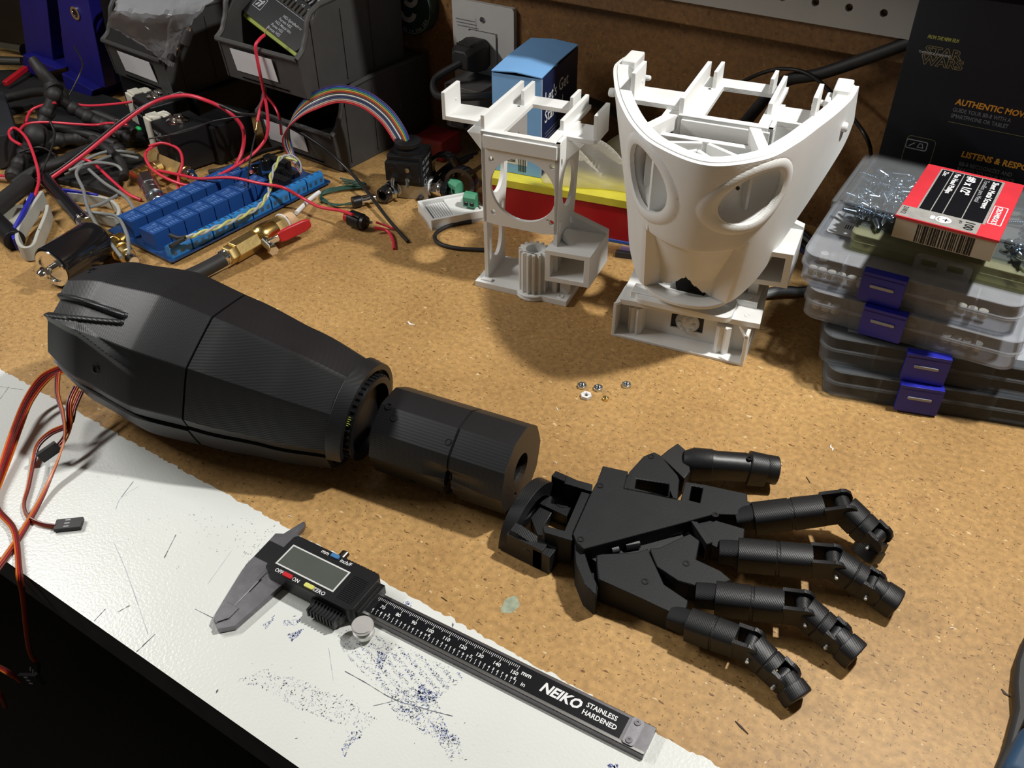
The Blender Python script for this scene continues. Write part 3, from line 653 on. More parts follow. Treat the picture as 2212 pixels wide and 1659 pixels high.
wn = nut(3.9, 2.6, 1.7, WHT, 'hex_nut', .25); put(wn, (1266, 858), .15, 'white plastic hex nut at the front of the nut cluster')
bn = nut(2.3, 2.0, 1.0, BRS, 'hex_nut', .3); put(bn, (1308, 863), .6, 'smallest nut, brass coloured, right of the white nut')
# ================================================================ WHITE PRINTED PARTS
def xz(b): return b.at(Matrix(XZ))
def bracket(b0, mats=WHT):
    """parts of the pan-tilt bracket in its own frame"""
    T0 = b0 if b0 is not None else Matrix()
    out = []
    b = MB().at(T0).use(WHT).box(-1, 0, 0, 77.5, 45, 5)
    for q in ((5, 5), (71, 5), (71, 38), (5, 38)): b.lathe((q[0], q[1], 5), (0, 0, 1), [(3, 0), (2.2, .7), (1.4, .7), (1.3, .1)], 14)
    b.box(3.5, 2.5, 5, 12, 6.5, 6.6); out.append(('base_plate', b, 0))
    b = MB().at(T0 @ XZ).use(WHTX)
    b.prism([(5, 56), (14, 55), (54, 55), (65, 57), (66, 122), (66, 129), (4, 129), (4.5, 122)], -11, -8, [circle(37, 87.5, 26.2, 64, 25)]+[circle(*q, 2.2, 14) for q in ((12, 108.5), (60, 111), (13, 65.5), (60.5, 66))])
    out.append(('front_plate', b, 30))
    b = MB().at(T0).use(WHT).box(6.5, 6.2, 117, 64, 8, 127); out.append(('front_bar', b, 0))
    for x0_ in (4.2, 62.5):
        b = MB().at(T0 @ YZ).use(WHTX)
        ov = lambda cx_, cy_, rx, ry, n=28: [(cx_+rx*math.cos(2*math.pi*i/n), cy_+ry*math.sin(2*math.pi*i/n)) for i in range(n)]
        b.prism([(8, 5), (42, 5), (40, 40), (46, 70), (52, 119), (52, 129), (8, 129)], x0_, x0_+3, [ov(29, 90, 13, 18), ov(26, 34, 10, 17), ov(13.5, 62, 2, 5, 12), ov(38, 57, 2.3, 4.5, 12), ov(13.5, 30, 2, 11, 12), ov(13, 112, 2.2, 4, 12)])
        out.append(('side_plate', b, 30))
    b = MB().at(T0).use(WHT)
    b.prism([(4, 8), (62, 8), (62, 84), (4, 84)], 126, 129.4, [[(20, 13.5), (55, 13.5), (55, 68), (20, 68)]]); b.lathe((12, 60, 129.4), (0, 0, 1), [(1.6, 0), (1.0, .05), (.9, -1)], 12)
    out.append(('top_frame', b, 0))
    b = MB().at(T0).use(WHT); b.box(3.4, 10, 126, 6.4, 84, 140); b.box(13, 62, 129, 15.6, 84, 141); b.box(57, 30, 129, 60, 84, 137); b.box(51, 66, 129, 53.6, 84, 140); out.append(('guide_rail', b, 0))
    for sg in (0, 1):
        b = MB().at(T0).use(WHT)
        xa, xb, xt = (-31, 4, -33.8) if sg == 0 else (62, 86, 86)
        b.box(min(xa, xb), 22, 126, max(xa, xb), 48, 129.4)
        if sg == 0: b.box(-34, 22, 126, -31, 48, 147)
        else: b.box(84.5, 24, 126, 87.5, 50, 147)
        b.at(T0 @ XZ).prism([(4.2, 126), (-8, 126), (4.2, 112)] if sg == 0 else [(65, 126), (65, 110), (80, 126)], -48, -10 if sg == 0 else -22)
        b.at(T0)
        fx = -31 if sg == 0 else 84.5
        b.cyl((fx-1.5, 40, 136), (fx+.6 if sg == 0 else fx-.4, 40, 136), 1.2, n=10)
        out.append(('side_arm', b, 0))
    return out
brk = thing('servo_bracket', 'white 3D-printed bracket tower with a round opening, left of the skull-shaped print', 'bracket', (-362, 499, 0), .165)
for nm, b, sm in bracket(None): b.build(nm, None, brk, smooth=sm, bevel=.35)
def servo_box(T0, par):
    b = MB().use(WHTX)                                         # hollow servo box on the right
    b.at(T0 @ XZ).prism([(58.5, 19), (95, 21), (95, 48), (58.5, 46.5)], -44, -1, [[(63, 23.5), (90, 24.8), (90, 43.8), (63, 42.6)]])
    b.at(T0); b.box(68, 10, 5, 75, 16, 20); b.box(68, 30, 5, 75, 36, 20)
    b.at(T0 @ XZ).prism([(60, 46), (95, 48), (95, 50), (62, 60)], -44, -38); b.at(T0)
    b.cyl((72, 22, 47), (73.5, 22, 49.5), 8.5, 8.5, n=30)
    b.build('servo_box', None, par, smooth=30, bevel=.4)
servo_box(Matrix(), brk)
# gear
gq = P(1143, 640, 0); gear = thing('printed_gear', 'white 3D-printed pinion gear standing on its flange in front of the bracket tower', 'gear', (gq.x, gq.y+7, 0), .2)
g = []; nt = 15
for i in range(nt):
    for k, r_ in ((-.33, 9.2), (-.16, 12.0), (.16, 12.0), (.33, 9.2)): a = 2*math.pi*(i+k)/nt; g.append((r_*math.cos(a), r_*math.sin(a)))
b = MB().use(WHTX); b.prism(g, 4.5, 40, [circle(0, 0, 6.4, 30)]); b.build('gear_teeth', None, gear, smooth=20, bevel=.2)
b = MB().use(WHT); b.lathe((0, 0, 0), (0, 0, 1), [(13.6, .0), (14.2, .6), (14.2, 2.0), (13.4, 2.3), (13.4, 2.8), (14.2, 3.1), (14.2, 4.3), (13.6, 4.9), (8, 4.9)], 44); b.build('flange', None, gear, smooth=30)
# ---------------------------------------------------------------- skull-shaped print
head = thing('printed_skull_assembly', 'white 3D-printed skull-shaped head with two round eye openings on a box base', '3D print', (-238, 497, 0), .166)
H0 = Matrix()
b = MB().use(WHT); b.box(0, 0, 0, 98.5, 46, 2.2); b.box(0, 0, 2, 2.4, 46, 27.5); b.box(96, 0, 2, 98.5, 46, 26)
b.at(XZ).prism([(2, 2), (97, 2), (97, 26.5), (2, 26.5)], -18, -15.5, [[(40, 9), (64, 9), (64, 24), (40, 24)]]); b.at(Matrix())
b.box(2, 43.5, 2, 97, 46, 26.5)
b.add([(0, 0, 27.5), (2.4, 0, 27.5), (7, 6, 27.5), (4, 8, 27.5), (0, 0, 29.5), (2.4, 0, 29.5), (7, 6, 29.5), (4, 8, 29.5)], [(3, 2, 1, 0), (4, 5, 6, 7), (0, 1, 5, 4), (1, 2, 6, 5), (2, 3, 7, 6), (3, 0, 4, 7)])
b.add([(96, 0, 24), (98.5, 0, 24), (93, -3+6, 29), (91, -2+6, 29), (96, 0, 26.5), (98.5, 0, 26.5), (92, 2, 31.5), (90, 4, 31.5)], [(3, 2, 1, 0), (4, 5, 6, 7), (0, 1, 5, 4), (1, 2, 6, 5), (2, 3, 7, 6), (3, 0, 4, 7)])
b.build('base_box', None, head, smooth=0, bevel=.35)
for xx in (15, 80):
    b = MB().use(WHTX); pf = [(xx-6, 1.5+14), (xx-5.2, 8), (xx-2.5, 5.5), (xx, 7.6), (xx+2.5, 5.5), (xx+5.2, 8), (xx+6, 15.5)]
    b.prism(pf, 2, 24.5); b.build('side_post', None, head, smooth=40)
b = MB().use(mk('sensor_dome', (.62, .64, .64), .35, var=.04)); b.ball((52, 21, 15), 10.5, 24, (1, .75, 1))
for k in range(6): a = math.pi/3*k; b.ball((52+5*math.cos(a), 14.4, 15+5*math.sin(a)), 2.2, 8)
b.build('sensor_dome', None, head, label='faceted whitish sensor dome')
b = MB().use(BLKP).box(40, 17, 8, 64, 19, 24.5); b.build('sensor_board', None, head, smooth=0)
PM = Matrix.Translation((0, 0, 0)) @ Matrix.Rotation(.075, 4, 'Z')
b = MB().at(TR(4, 3, 27.5, .075)).use(WHT).box(0, 0, 0, 100, 72, 4.2)
for q in ((8, 9), (90, 8), (90, 62), (8, 62)): b.lathe((q[0], q[1], 4.2), (0, 0, 1), [(2.4, 0), (2.0, .3), (1.6, .3), (1.5, .05)], 14)
b.build('mounting_plate', None, head, smooth=0, bevel=.4)
for nm, b, sm in bracket(TR(20, 28, 31.7)): b.build(nm, None, head, smooth=sm, bevel=.35)
servo_box(TR(20, 28, 31.7), head)
b = MB().use(WHT); b.box(10, 8, 31.7, 62, 20, 37); b.prism(rrect(14, 2, 84, 30, 6), 31.7, 36); b.build('chin_rest', None, head, bevel=.4)
# big servo in the bracket with a black gear seen through the mouth
b = MB().use(BLKP); b.lathe((50, 28, 42), (0, -1, .2), [(0.1, 3), (12, 3), (12, 0), (0.1, 0)], 30); b.box(38, 28, 33, 66, 46, 60); b.build('servo', None, head, smooth=20)
top = [(78, 118), (79, 100), (77, 80), (71, 56), (61, 30), (44, 2), (24, -22), (0, -33)]
bot = [(77, 118, 142), (76, 100, 136), (73, 84, 128), (64, 62, 108), (53, 42, 84), (42, 22, 60), (25, 5, 45), (0, -2, 43)]
cxh = 49.
def half(L3): return [(cxh-q[0],)+tuple(q[1:]) for q in L3]+[(cxh+q[0],)+tuple(q[1:]) for q in reversed(L3[:-1])]
tq3 = smooth([(-35, 118, 0), (-37, 106, 0), (-36, 91, 0), (-25, 60, 0), (-11, 29, 0), (8, -3, 0), (29, -25, 0), (61, -38, 0), (88, -19, 0), (101, 9, 0), (110, 40, 0), (117, 66, 0), (122, 90, 0), (123.5, 105, 0), (124, 118, 0)], 24); bq3 = smooth(half(bot), 24)
NS = len(tq3)-1; NTt = 84
def fsurf(i, t):
    a = tq3[i]; b_ = bq3[i]; s_ = i/NS; z = 166+(b_.z-166)*t
    k = t**1.25*.75+t*.25
    x_ = a.x+(b_.x-a.x)*k; y_ = a.y+(b_.y-a.y)*k
    return Vector((x_, y_, z))
def fpush(i, t):
    """recessed mouth panel: returns inward push"""
    s_ = i/NS; u = (s_-.5)/.078
    if t > .54 and abs(u) < 1.1: return (4+9*min(1, (t-.54)/.3))*min(1, (t-.54)/.02)*min(1, (1.1-abs(u))/.06)
    return 0.
def nrm(i):
    a = tq3[max(i-1, 0)]; c = tq3[min(i+1, NS)]; d = (c-a).normalized(); return Vector((-d.y, d.x, 0))
HW = Matrix.LocRotScale(Vector((-238, 497, 0)), Matrix.Rotation(.166, 3, 'Z'), None)
eyes = []
for tx_, ty_, ea, eb in ((1399, 384, 23.5, 22), (1626, 424, 25, 19.5)):
    best = (1e9,)
    for i in range(10, NS-10):
        for j in range(6, 50):
            x_, y_ = PX(HW @ fsurf(i, j/NTt)); dd = (x_-tx_)**2+(y_-ty_)**2
            if dd < best[0] and nrm(i).dot((HW.inverted() @ CAM)-fsurf(i, .3)) < 0: best = (dd, i, j/NTt)
    c_ = fsurf(best[1], best[2]); n_ = nrm(best[1]); eyes.append((c_, Vector((-n_.y, n_.x, 0)), n_, ea, eb))
def esp(p_, e):
    d = p_-e[0]; return d.dot(e[1])/e[3], d.z/e[4]
def eyed(p_):
    best = 9; be = None
    for e in eyes:
        if abs((p_-e[0]).dot(e[2])) > 30: continue
        r_ = math.hypot(*esp(p_, e))
        if r_ < best: best = r_; be = e
    return best, be
def relief(r_): return 1.2*max(0., math.sin(math.pi*(r_-1.02)/.26))**.6 if 1.02 < r_ < 1.28 else 0.
ve = []; idx = {}; fc = []; ins = {}; NTt2 = 110
for i in range(NS+1):
    for j in range(NTt2+1):
        t = j/NTt2; p_ = fsurf(i, t); r_, e = eyed(p_); ins[i, j] = r_ < 1
        p_ = p_-nrm(i)*relief(r_)
        hw_ = .078*((t-.80)/.20)*NS
        if t > .80:                                            # pull border vertices onto the arch line
            for sg_ in (-1, 1):
                if abs((i-NS/2)*sg_-hw_) < .5:
                    k_ = NS/2+sg_*hw_; i0_ = int(k_); p_ = fsurf(i0_, t).lerp(fsurf(min(NS, i0_+1), t), k_-i0_)
        idx[i, j] = len(ve); ve.append(p_+nrm(i)*fpush(i, t))
mouth = lambda i, j: (abs(i/NS-.5) < .078*((j/NTt2-.80)/.20)) and j/NTt2 > .80
for i in range(NS):
    for j in range(NTt2):
        c4 = [(i, j), (i+1, j), (i+1, j+1), (i, j+1)]
        if mouth(i+.5, j+.5): continue
        fc.append(tuple(idx[k] for k in c4))
b = MB().use(WHT); b.add(ve, fc); o = b.build('face_shell', None, head, smooth=24); md = o.modifiers.new('s', 'SOLIDIFY'); md.thickness = 3.2*S; md.offset = -1
cm = MB()
for e in eyes: cm.loft([[e[0]+e[2]*k+e[1]*(e[3]*math.cos(t))+Vector((0, 0, e[4]*math.sin(t))) for t in [2*math.pi*q/64 for q in range(64)]] for k in (-25, 25)])
cut = cm.build('cutter', None, head, smooth=0); md = o.modifiers.new('c', 'BOOLEAN'); md.operation = 'DIFFERENCE'; md.object = cut; md.solver = 'EXACT'
bpy.context.view_layer.update(); dg = bpy.context.evaluated_depsgraph_get(); me2 = bpy.data.meshes.new_from_object(o.evaluated_get(dg)); o.modifiers.clear(); o.data = me2; bpy.data.objects.remove(cut)
me2.materials.clear(); me2.materials.append(WHT); me2.shade_smooth(); me2.set_sharp_from_angle(angle=math.radians(28))
b = MB().use(WHT); lo = int(NS*.36); hi_ = int(NS*.64); ck = []
for i in range(lo, hi_+1, 2):
    q = fsurf(i, 1.); n_ = nrm(i); ck.append([q+Vector((0, 0, -2.5))-n_*1.2, q+n_*(1+12*math.sin((i-lo)/(hi_-lo)*math.pi))+Vector((0, 0, -2.5)), q+n_*(1+12*math.sin((i-lo)/(hi_-lo)*math.pi)), q-n_*1.2])
b.loft(ck); b.build('chin_plate', None, head, smooth=30, bevel=.4)
b = MB().use(WHT)                                              # thick rim band
rimo = [fsurf(i, 0)-nrm(i)*.3 for i in range(0, NS+1, 3)]; rimi = [fsurf(i, 0)+nrm(i)*7.2 for i in range(0, NS+1, 3)]
b.loft([[Vector((q.x, q.y, 158)) for q in rimo], [Vector((q.x, q.y, 166.6)) for q in rimo], [Vector((q.x, q.y, 166.6)) for q in rimi], [Vector((q.x, q.y, 158)) for q in rimi], [Vector((q.x, q.y, 158)) for q in rimo]], False, False)
b.build('rim', None, head, smooth=30)
for sg in (-1, 1):
    b = MB().use(WHT); xx = 44+sg*79.5; b.box(min(xx, xx-sg*11), 96, 146, max(xx, xx-sg*11), 119, 170); b.box(min(xx-sg*11, xx-sg*15), 90, 140, max(xx-sg*11, xx-sg*15), 106, 164)
    b.cyl((xx+sg*4, 84, 150), (xx-sg*1, 84, 150), 3.2, n=16); b.cyl((xx-sg*14, 100, 158), (xx-sg*22, 100, 158), 2.0, n=12)
    b.build('temple_block', None, head, smooth=30, bevel=1.2)
for e in eyes:                                                 # eye cups
    m = 56; cc, eu, n_, ea, eb = e; ring0 = []
    for k in range(m):
        a = 2*math.pi*k/m; q = cc+eu*(ea*1.09*math.cos(a))+Vector((0, 0, eb*1.09*math.sin(a)))
        best = min(range(0, NS+1), key=lambda i_: ((fsurf(i_, (166-q.z)/123)-q).xy.length)); ii = fsurf(best, (166-q.z)/123)
        # follow the curved shell by its depth along the eye normal
        ring0.append(q+n_*((ii-q).dot(n_)+1.7))
    inw = (n_+Vector((0, .1, -.10))).normalized(); rgs = [ring0]
    pass
    for k in range(1, 12):
        t = k/11; sc_ = math.cos(t*math.pi/2*.97); dep = 17*math.sin(t*math.pi/2)
        rgs.append([cc+(q-cc)*sc_+inw*dep for q in ring0])
    b = MB().use(WHT); b.loft(rgs, True, False); b.f.append(tuple(range(len(b.v)-m, len(b.v)))); b.mi.append(0)
    o = b.build('eye_cup', None, head, smooth=50); md = o.modifiers.new('s', 'SOLIDIFY'); md.thickness = 1.4*S; md.offset = 0
    b = MB().use(BLKP).cyl(cc+inw*15.9, cc+inw*15.0, 1.2, n=10); b.build('eye_screw_hole', None, head)
b = MB().use(WHT)                                              # cross braces seen inside the rim
zt = 152
def bar(p, q, wd, h0_, h1_):
    p = Vector((*p, 0)); q = Vector((*q, 0)); d = (q-p).normalized(); e = Vector((-d.y, d.x, 0))*wd/2
    b.prism([tuple((p-e)[:2]), tuple((q-e)[:2]), tuple((q+e)[:2]), tuple((p+e)[:2])], h0_, h1_)
bar((12, 24), (82, 24), 5, 128, zt); bar((12, 8), (45, 20), 3, 120, zt); bar((82, 2), (49, 20), 3, 120, zt); bar((20, 40), (8, 8), 7, 150, 160); bar((72, 42), (86, 6), 7, 150, 160); bar((22, -12), (45, 8), 3, 100, zt); bar((68, -12), (45, 8), 3, 100, zt)
b.build('inner_brace', None, head, smooth=0, bevel=.3)
# ================================================================ ORGANIZER STACK
CLR = clear('clear_plastic', (.72, .75, .78), .015, .08, .10); CLRF = clear('frosted_plastic', (.74, .76, .80), .09, .25)
CLRY = clear('yellowed_plastic', (.55, .56, .38), .15, .25)
CRD = mk('dark_card', (.035, .04, .05), .6, var=.1)
def rr3(b, x0, y0, x1, y1, r, z0, z1, th, floor=True, lid=False):
    o_ = rrect(x0, y0, x1, y1, r, 6); i_ = rrect(x0+th, y0+th, x1-th, y1-th, max(.5, r-th), 6)
    b.prism(o_, z0, z1, [i_[::-1]])
    if floor: b.prism(i_, z0, z0+th)
    if lid: b.prism(i_, z1-th, z1)
def organizer(loc, rz, W_, D_, H_, label, latch, mat, latchw=27, card=False, beads=(), first='parts_organizer'):
    t = thing(first, label, 'organizer box', loc, rz, 'stacked clear parts organizers')
    b = MB().use(mat); rr3(b, 1, 1, W_-1, D_-1, 10, 0, H_*.56, 1.2); b.build('tray', None, t, smooth=40)
    b = MB().use(mat); rr3(b, 0, 0, W_, D_, 11, H_*.56, H_-.3, 1.2, False, True)
    b.prism(rrect(-.7, -.7, W_+.7, D_+.7, 11.5, 6), H_*.52, H_*.60, [rrect(1, 1, W_-1, D_-1, 10, 6)[::-1]]); b.build('lid', None, t, smooth=40)
    b = MB().use(mat)
    for k in range(1, 5): b.box(W_*k/5-.5, 2, 1.2, W_*k/5+.5, D_-2, H_-3)
    b.box(2, D_/2-.5, 1.2, W_-2, D_/2+.5, H_-3); b.build('dividers', None, t, smooth=0)
    l = bpy.data.objects.new('latch', None); COL.objects.link(l); l.parent = t; l.empty_display_size = .01; l['label'] = 'blue plastic latch'
    b = MB().at(XZ).use(BLUP); b.prism(rrect(latch, 1.2, latch+latchw, H_-1.5, 1.5, 3), 1.0, 3.8); b.at(Matrix()); b.box(latch, -3.8, H_-3, latch+latchw, 3, H_+.4); b.build('latch_plate', None, l, smooth=30, bevel=.7)
    b = MB().at(XZ).use(INKG); b.prism(rrect(latch+6, H_*.56, latch+latchw-6, H_*.56+2.0, .9, 3), 3.8, 4.6); b.build('latch_catch', None, l, bevel=.2)
    if card:
        b = MB().use(CRD).box(6, 6, H_-3.2, W_-6, D_-6, H_-2.6); b.use(LBL).box(16, 14, H_-2.55, W_-18, D_-12, H_-2.45); b.build('insert_card', None, t, smooth=0, label='dark card with a white sheet')
    for (bx, by, n, rot) in beads:
        b = MB().use(NYL)
        for k in range(n): b.cyl((bx+k*6.3*math.cos(rot), by+k*6.3*math.sin(rot), 4.2), (bx+k*6.3*math.cos(rot), by+k*6.3*math.sin(rot), 9.2), 2.9, n=12)
        b.build('spacer_group', None, t, smooth=30, label='white nylon spacers'); t.children[-1]['kind'] = 'stuff'
    return t
organizer((-84, 511, 0), .30, 178, 112, 22, 'lowest organizer box of the stack, dark card under its clear lid, latch nearest the bench', 47, CLR, card=True)
organizer((-93, 516, 22), .26, 178, 112, 22, 'organizer box second from the bottom of the stack, dark card under its lid', 53, CLR, card=True)
organizer((-115, 531, 44), .06, 136, 88, 22, 'frosted organizer box third from the bottom, white spacers inside, overhanging to the left', 40, CLRF, beads=((9, 9, 3, 0), (16, 40, 3, .5), (92, 10, 4, 0), (58, 12, 3, .2), (115, 30, 3, 1)))
organizer((-123, 536, 66), .045, 136, 88, 22, 'frosted organizer box fourth from the bottom, barcode label on its left end and white spacers', 41, CLRF, beads=((8, 8, 4, 0), (34, 8, 2, 0), (96, 9, 4, 0), (10, 30, 3, .4)))
# barcode sticker on the left of the fourth box lid
b = MB().use(LBL).at(TR(-121, 560, 88, .045)).prism(rrect(3, 12, 34, 46, 2.5), -.1, .15); b.use(BLKP); rb = random.Random(5); x = 13
while x < 30: w_ = rb.uniform(.3, .9); b.box(x, 22, .15, x+w_, 28, .2); x += w_+rb.uniform(.35, .9)
for k in range(3): b.box(12, 33+k*2, .15, 28, 33.5+k*2, .2)
tag(b.build('barcode_sticker', None, smooth=0), 'white barcode sticker on the lid of the upper frosted organizer', 'sticker')
# shallow yellowed case
t = thing('small_parts_case', 'shallow yellowed clear plastic case with a wide clasp on top of the organizers', 'plastic case', (-99, 557, 88), .03)
b = MB().use(CLRY); rr3(b, 0, 0, 112, 84, 5, 0, 6.5, 1.2); b.build('tray', None, t, smooth=40)
b = MB().use(CLRY); rr3(b, -.6, -.6, 112.6, 84.6, 5.4, 6.8, 12, 1.2, False, True); b.build('lid', None, t, smooth=40)
b = MB().use(CLRF).at(XZ); b.prism(rrect(42, -4, 76, 10.5, 3), .6, 3.4, [rrect(46, 2.5, 55.5, 8, .8)[::-1], rrect(62, 2.5, 71.5, 8, .8)[::-1]]); b.build('clasp', None, t, smooth=30, bevel=.4)
# deep clear box with screws
t = thing('screw_box', 'clear plastic box full of zinc pan-head screws under the red screw carton', 'plastic box', (-113, 566, 100.2), .02)
b = MB().use(CLR); rr3(b, 2, 2, 124, 84, 4, 0, 13, 1.2); b.build('tray', None, t, smooth=40)
b = MB().use(CLR); rr3(b, 0, 0, 126, 86, 4, 12.4, 15.2, 1.2, False, True); b.box(-4.5, 1, 12.6, 0, 85, 13.4); b.box(-5.2, 1, 9, -4.3, 85, 13.4); b.build('lid', None, t, smooth=40)
scr = thing('sheet_metal_screw', 'zinc pan-head screw', 'screw', (0, 0, 0), 0, 'zinc screws in the clear box')
ZNS = mk('blue_zinc', (.36, .44, .52), .22, 1., var=.15)
b = MB().use(ZNS); b.lathe((0, 0, 0), (0, 0, 1), [(3.6, 0), (3.5, 1.0), (2.6, 1.9), (1.2, 2.3), (.05, 2.3)], 14); b.build('head', None, scr, smooth=45)
b = MB().use(ZNS); pr = [(1.5, 0)]
for k in range(9): pr += [(1.95-.06*k, -1.1-k*1.25), (1.35-.06*k, -1.7-k*1.25)]
pr += [(.15, -13.2)]; b.lathe((0, 0, 0), (0, 0, 1), pr, 10); b.build('shank', None, scr, smooth=30)
b = MB().use(BLKP); b.box(-1.4, -.25, 1.9, 1.4, .25, 2.45); b.box(-.25, -1.4, 1.9, .25, 1.4, 2.45); b.build('cross_recess', None, scr, smooth=0)
ra = random.Random(11); first = True; k = 0
def zone(k):
    if k < 80: return ra.uniform(-106, -70), ra.uniform(571, 636)
    if k < 90: return ra.uniform(-70, -20), ra.uniform(622, 642)
    return ra.uniform(-10, 6), ra.uniform(572, 640)
for k in range(112):
    x, y = zone(k); zz = 103.5+ra.random()*(6.5 if k < 90 else 4)
    o = scr if first else dup(scr, (0, 0, 0)); first = False
    o.location = Vector((x, y, zz))*S; o.rotation_euler = (math.pi/2+ra.uniform(-.22, .35), 0, ra.uniform(0, 6.28))
    o['label'] = 'zinc pan-head screw lying loose inside the clear box'
# carton
REDC = mk('red_card', (.52, .022, .035), .5, var=.08); GRC = mk('grey_card', (.25, .245, .23), .6, var=.12, vs=200); TAN = mk('kraft_card', (.42, .38, .30), .7, var=.08)
cb = thing('screw_carton', 'red, black and grey screw carton with barcode lying on the clear screw box', 'carton', (-73, 535, 115.6), 0.0)
CW, CL, CHt = 59, 83, 15
b = MB().use(TAN).box(1, 1, 0, CW-1, CL-1, CHt-.4); b.use(BLKP); x = 14; rb = random.Random(9)
while x < 47: w_ = rb.uniform(.35, 1.4); b.box(x, .85, .4, x+w_, 1, 12); x += w_+rb.uniform(.3, .9)
b.build('carton_body', None, cb, smooth=0)
b = MB().use(REDC).box(0, -.3, CHt-1.6, CW, CL, CHt); TP = CHt+.02
b.use(GRC).box(.2, .8, CHt, CW-13, 15.5, TP+.0); b.use(GRC).box(9, 15.5, CHt, CW-11, CL-3, TP)
b.use(BMK).box(10, 16, TP, CW-12.5, CL-4, TP+.05)
b.use(GRC)
for xx in (16.4, 23.4, 34.5): b.box(xx, 16, TP+.05, xx+.6, CL-4, TP+.1)
b.box(9, 3, TP, 10, 16, TP+.05); b.use(INKW)
def ctext(s_, x_, y_, sz, mat, bold=.01): b.use(mat).text(s_, sz, Matrix.Translation((x_, y_, TP+.12)) @ Matrix.Rotation(-math.pi/2, 4, 'Z'), bold)
ctext('Sheet Metal Screws', 41.5, CL-6, 5.2, INKW, .02); ctext('Tornillos para Metal', 36.4, CL-6, 4.2, INKG, .0)
ctext('#8 x 1/2"', 26.5, CL-6, 7.4, INKW, .03); ctext('Pan Head Phillips', 18.6, CL-6, 4.6, INKW, .02); ctext('Zinc', 11.6, CL-6, 4.2, INKW, .01)
ctext('100', 38, 14.5, 7.6, BLKP, .02); ctext('pcs', 34.6, 13, 3, BLKP); ctext('21812', 2.0, 14, 4, BLKP)
b.use(INKW).prism(rrect(CW-10.5, 18, CW-2.6, 44, .8), TP, TP+.06, [rrect(CW-10, 18.5, CW-3.1, 43.5, .6)[::-1]]); ctext('CROWN', CW-8.4, 43, 4.2, INKW, .03); ctext('BOLT', CW-8.4, 28.4, 4.2, INKW, .03)
b.use(INKW).prism(circle(26, 8.5, 4.6, 24, 4.2), TP+.02, TP+.08); b.prism(rrect(18.5, 6.2, 21, 10.8, .8), TP+.02, TP+.08)
b.use(GRC).prism(circle(24.6, 8.5, 2.2, 16, 3.0), TP+.08, TP+.1).use(INKW).prism(circle(25.5, 8.5, 2.0, 16, 2.8), TP+.1, TP+.12); b.use(BLKP); b.box(27, 6.4, TP+.1, 27.8, 10.6, TP+.14); b.box(25.4, 8.1, TP+.1, 29.4, 8.9, TP+.14)
b.build('carton_lid', None, cb, smooth=0)
# ================================================================ BLACK TOY CARTON AGAINST THE WALL
Y0 = 675.; xl = -115.5
ty = thing('black_carton', 'tall dark cardboard product box standing against the wall behind the screw carton', 'cardboard box', (xl, Y0, 0))
TYM = mk('black_gloss_card', (.006, .007, .011), .5, spec=.3, var=.2, vs=8)
b = MB().use(TYM).box(xl, Y0, 0, xl+190, 724 if False else 715, 221); b.build('carton_body', None, ty, smooth=0, bevel=.6, world=True)
b = MB()
def fl(px): q = PY(px[0], px[1], Y0-.1); return q.x, q.z
def ft(s_, px, hpx, mat, bold=.01, shear=0., sx=1., dy=0.):
    """upright lettering on the box front; px = lower left of the first letter"""
    x_, z_ = fl(px); h = fl((px[0], px[1]-hpx))[1]-z_
    b.use(mat).text(s_, h*1.42, Matrix.Translation((x_, Y0-.15-dy, z_)) @ XZ, bold, 'LEFT', shear, sx)
ORG = mk('orange_print', (.62, .27, .02), .5); YEL = mk('yellow_print', (.35, .36, .06), .5); GLD = mk('gold_line', (.20, .16, .06), .5); GRT = mk('grey_print', (.16, .165, .175), .5)
ft('FROM THE NEW FILM', (2003, 82), 8, YEL, .02, .2, .62)
ft('STAR', (1996, 116), 19, GLD, .05, 0, 1.25); ft('STAR', (1996, 116), 19, TYM, .005, 0, 1.25, .05)
ft('WARS', (1988, 136), 19, GLD, .05, 0, 1.2); ft('WARS', (1988, 136), 19, TYM, .005, 0, 1.2, .05)
ft('THE FORCE AWAKENS', (1984, 113), 5, INKG, .02, 0, .95, .1)
ft('AUTHENTIC MOVEMENT', (2063, 225), 13, ORG, .03, .1, .95)
ft('GUIDE YOUR BB-8 WITH A', (2057, 240), 9, GRT, .01, 0, .78); ft('SMARTPHONE OR TABLET', (2053, 253), 9, GRT, .01, 0, .78)
ft('LISTENS & RESPONDS', (2075, 338), 13, ORG, .03, .1, .95)
ft('BB-8 RECOGNIZES AND', (2070, 357), 9, GRT, .01, 0, .78); ft('REACTS TO YOUR VOICE', (2066, 369), 9, GRT, .01, 0, .78)
x0_, z0_ = fl((2048, 262)); b.use(GLD).box(x0_, Y0-.15, z0_-.3, xl+188, Y0-.05, z0_)
x0_, z0_ = fl((1946, 345)); x1_, z1_ = fl((2024, 304)); b.at(XZ).prism(rrect(x0_, z0_-10, x1_, z1_, 3), -Y0+.05, -Y0+.15, [rrect(x0_+.35, z0_-9.6, x1_-.35, z1_-.35, 2.7)[::-1]])
x0_, z0_ = fl((1954, 318)); b.use(INKG).prism(rrect(x0_, z0_, x0_+15, z0_+7, 1.5), -Y0+.05, -Y0+.15, [rrect(x0_+.6, z0_+.6, x0_+14.4, z0_+6.4, 1.)[::-1]])
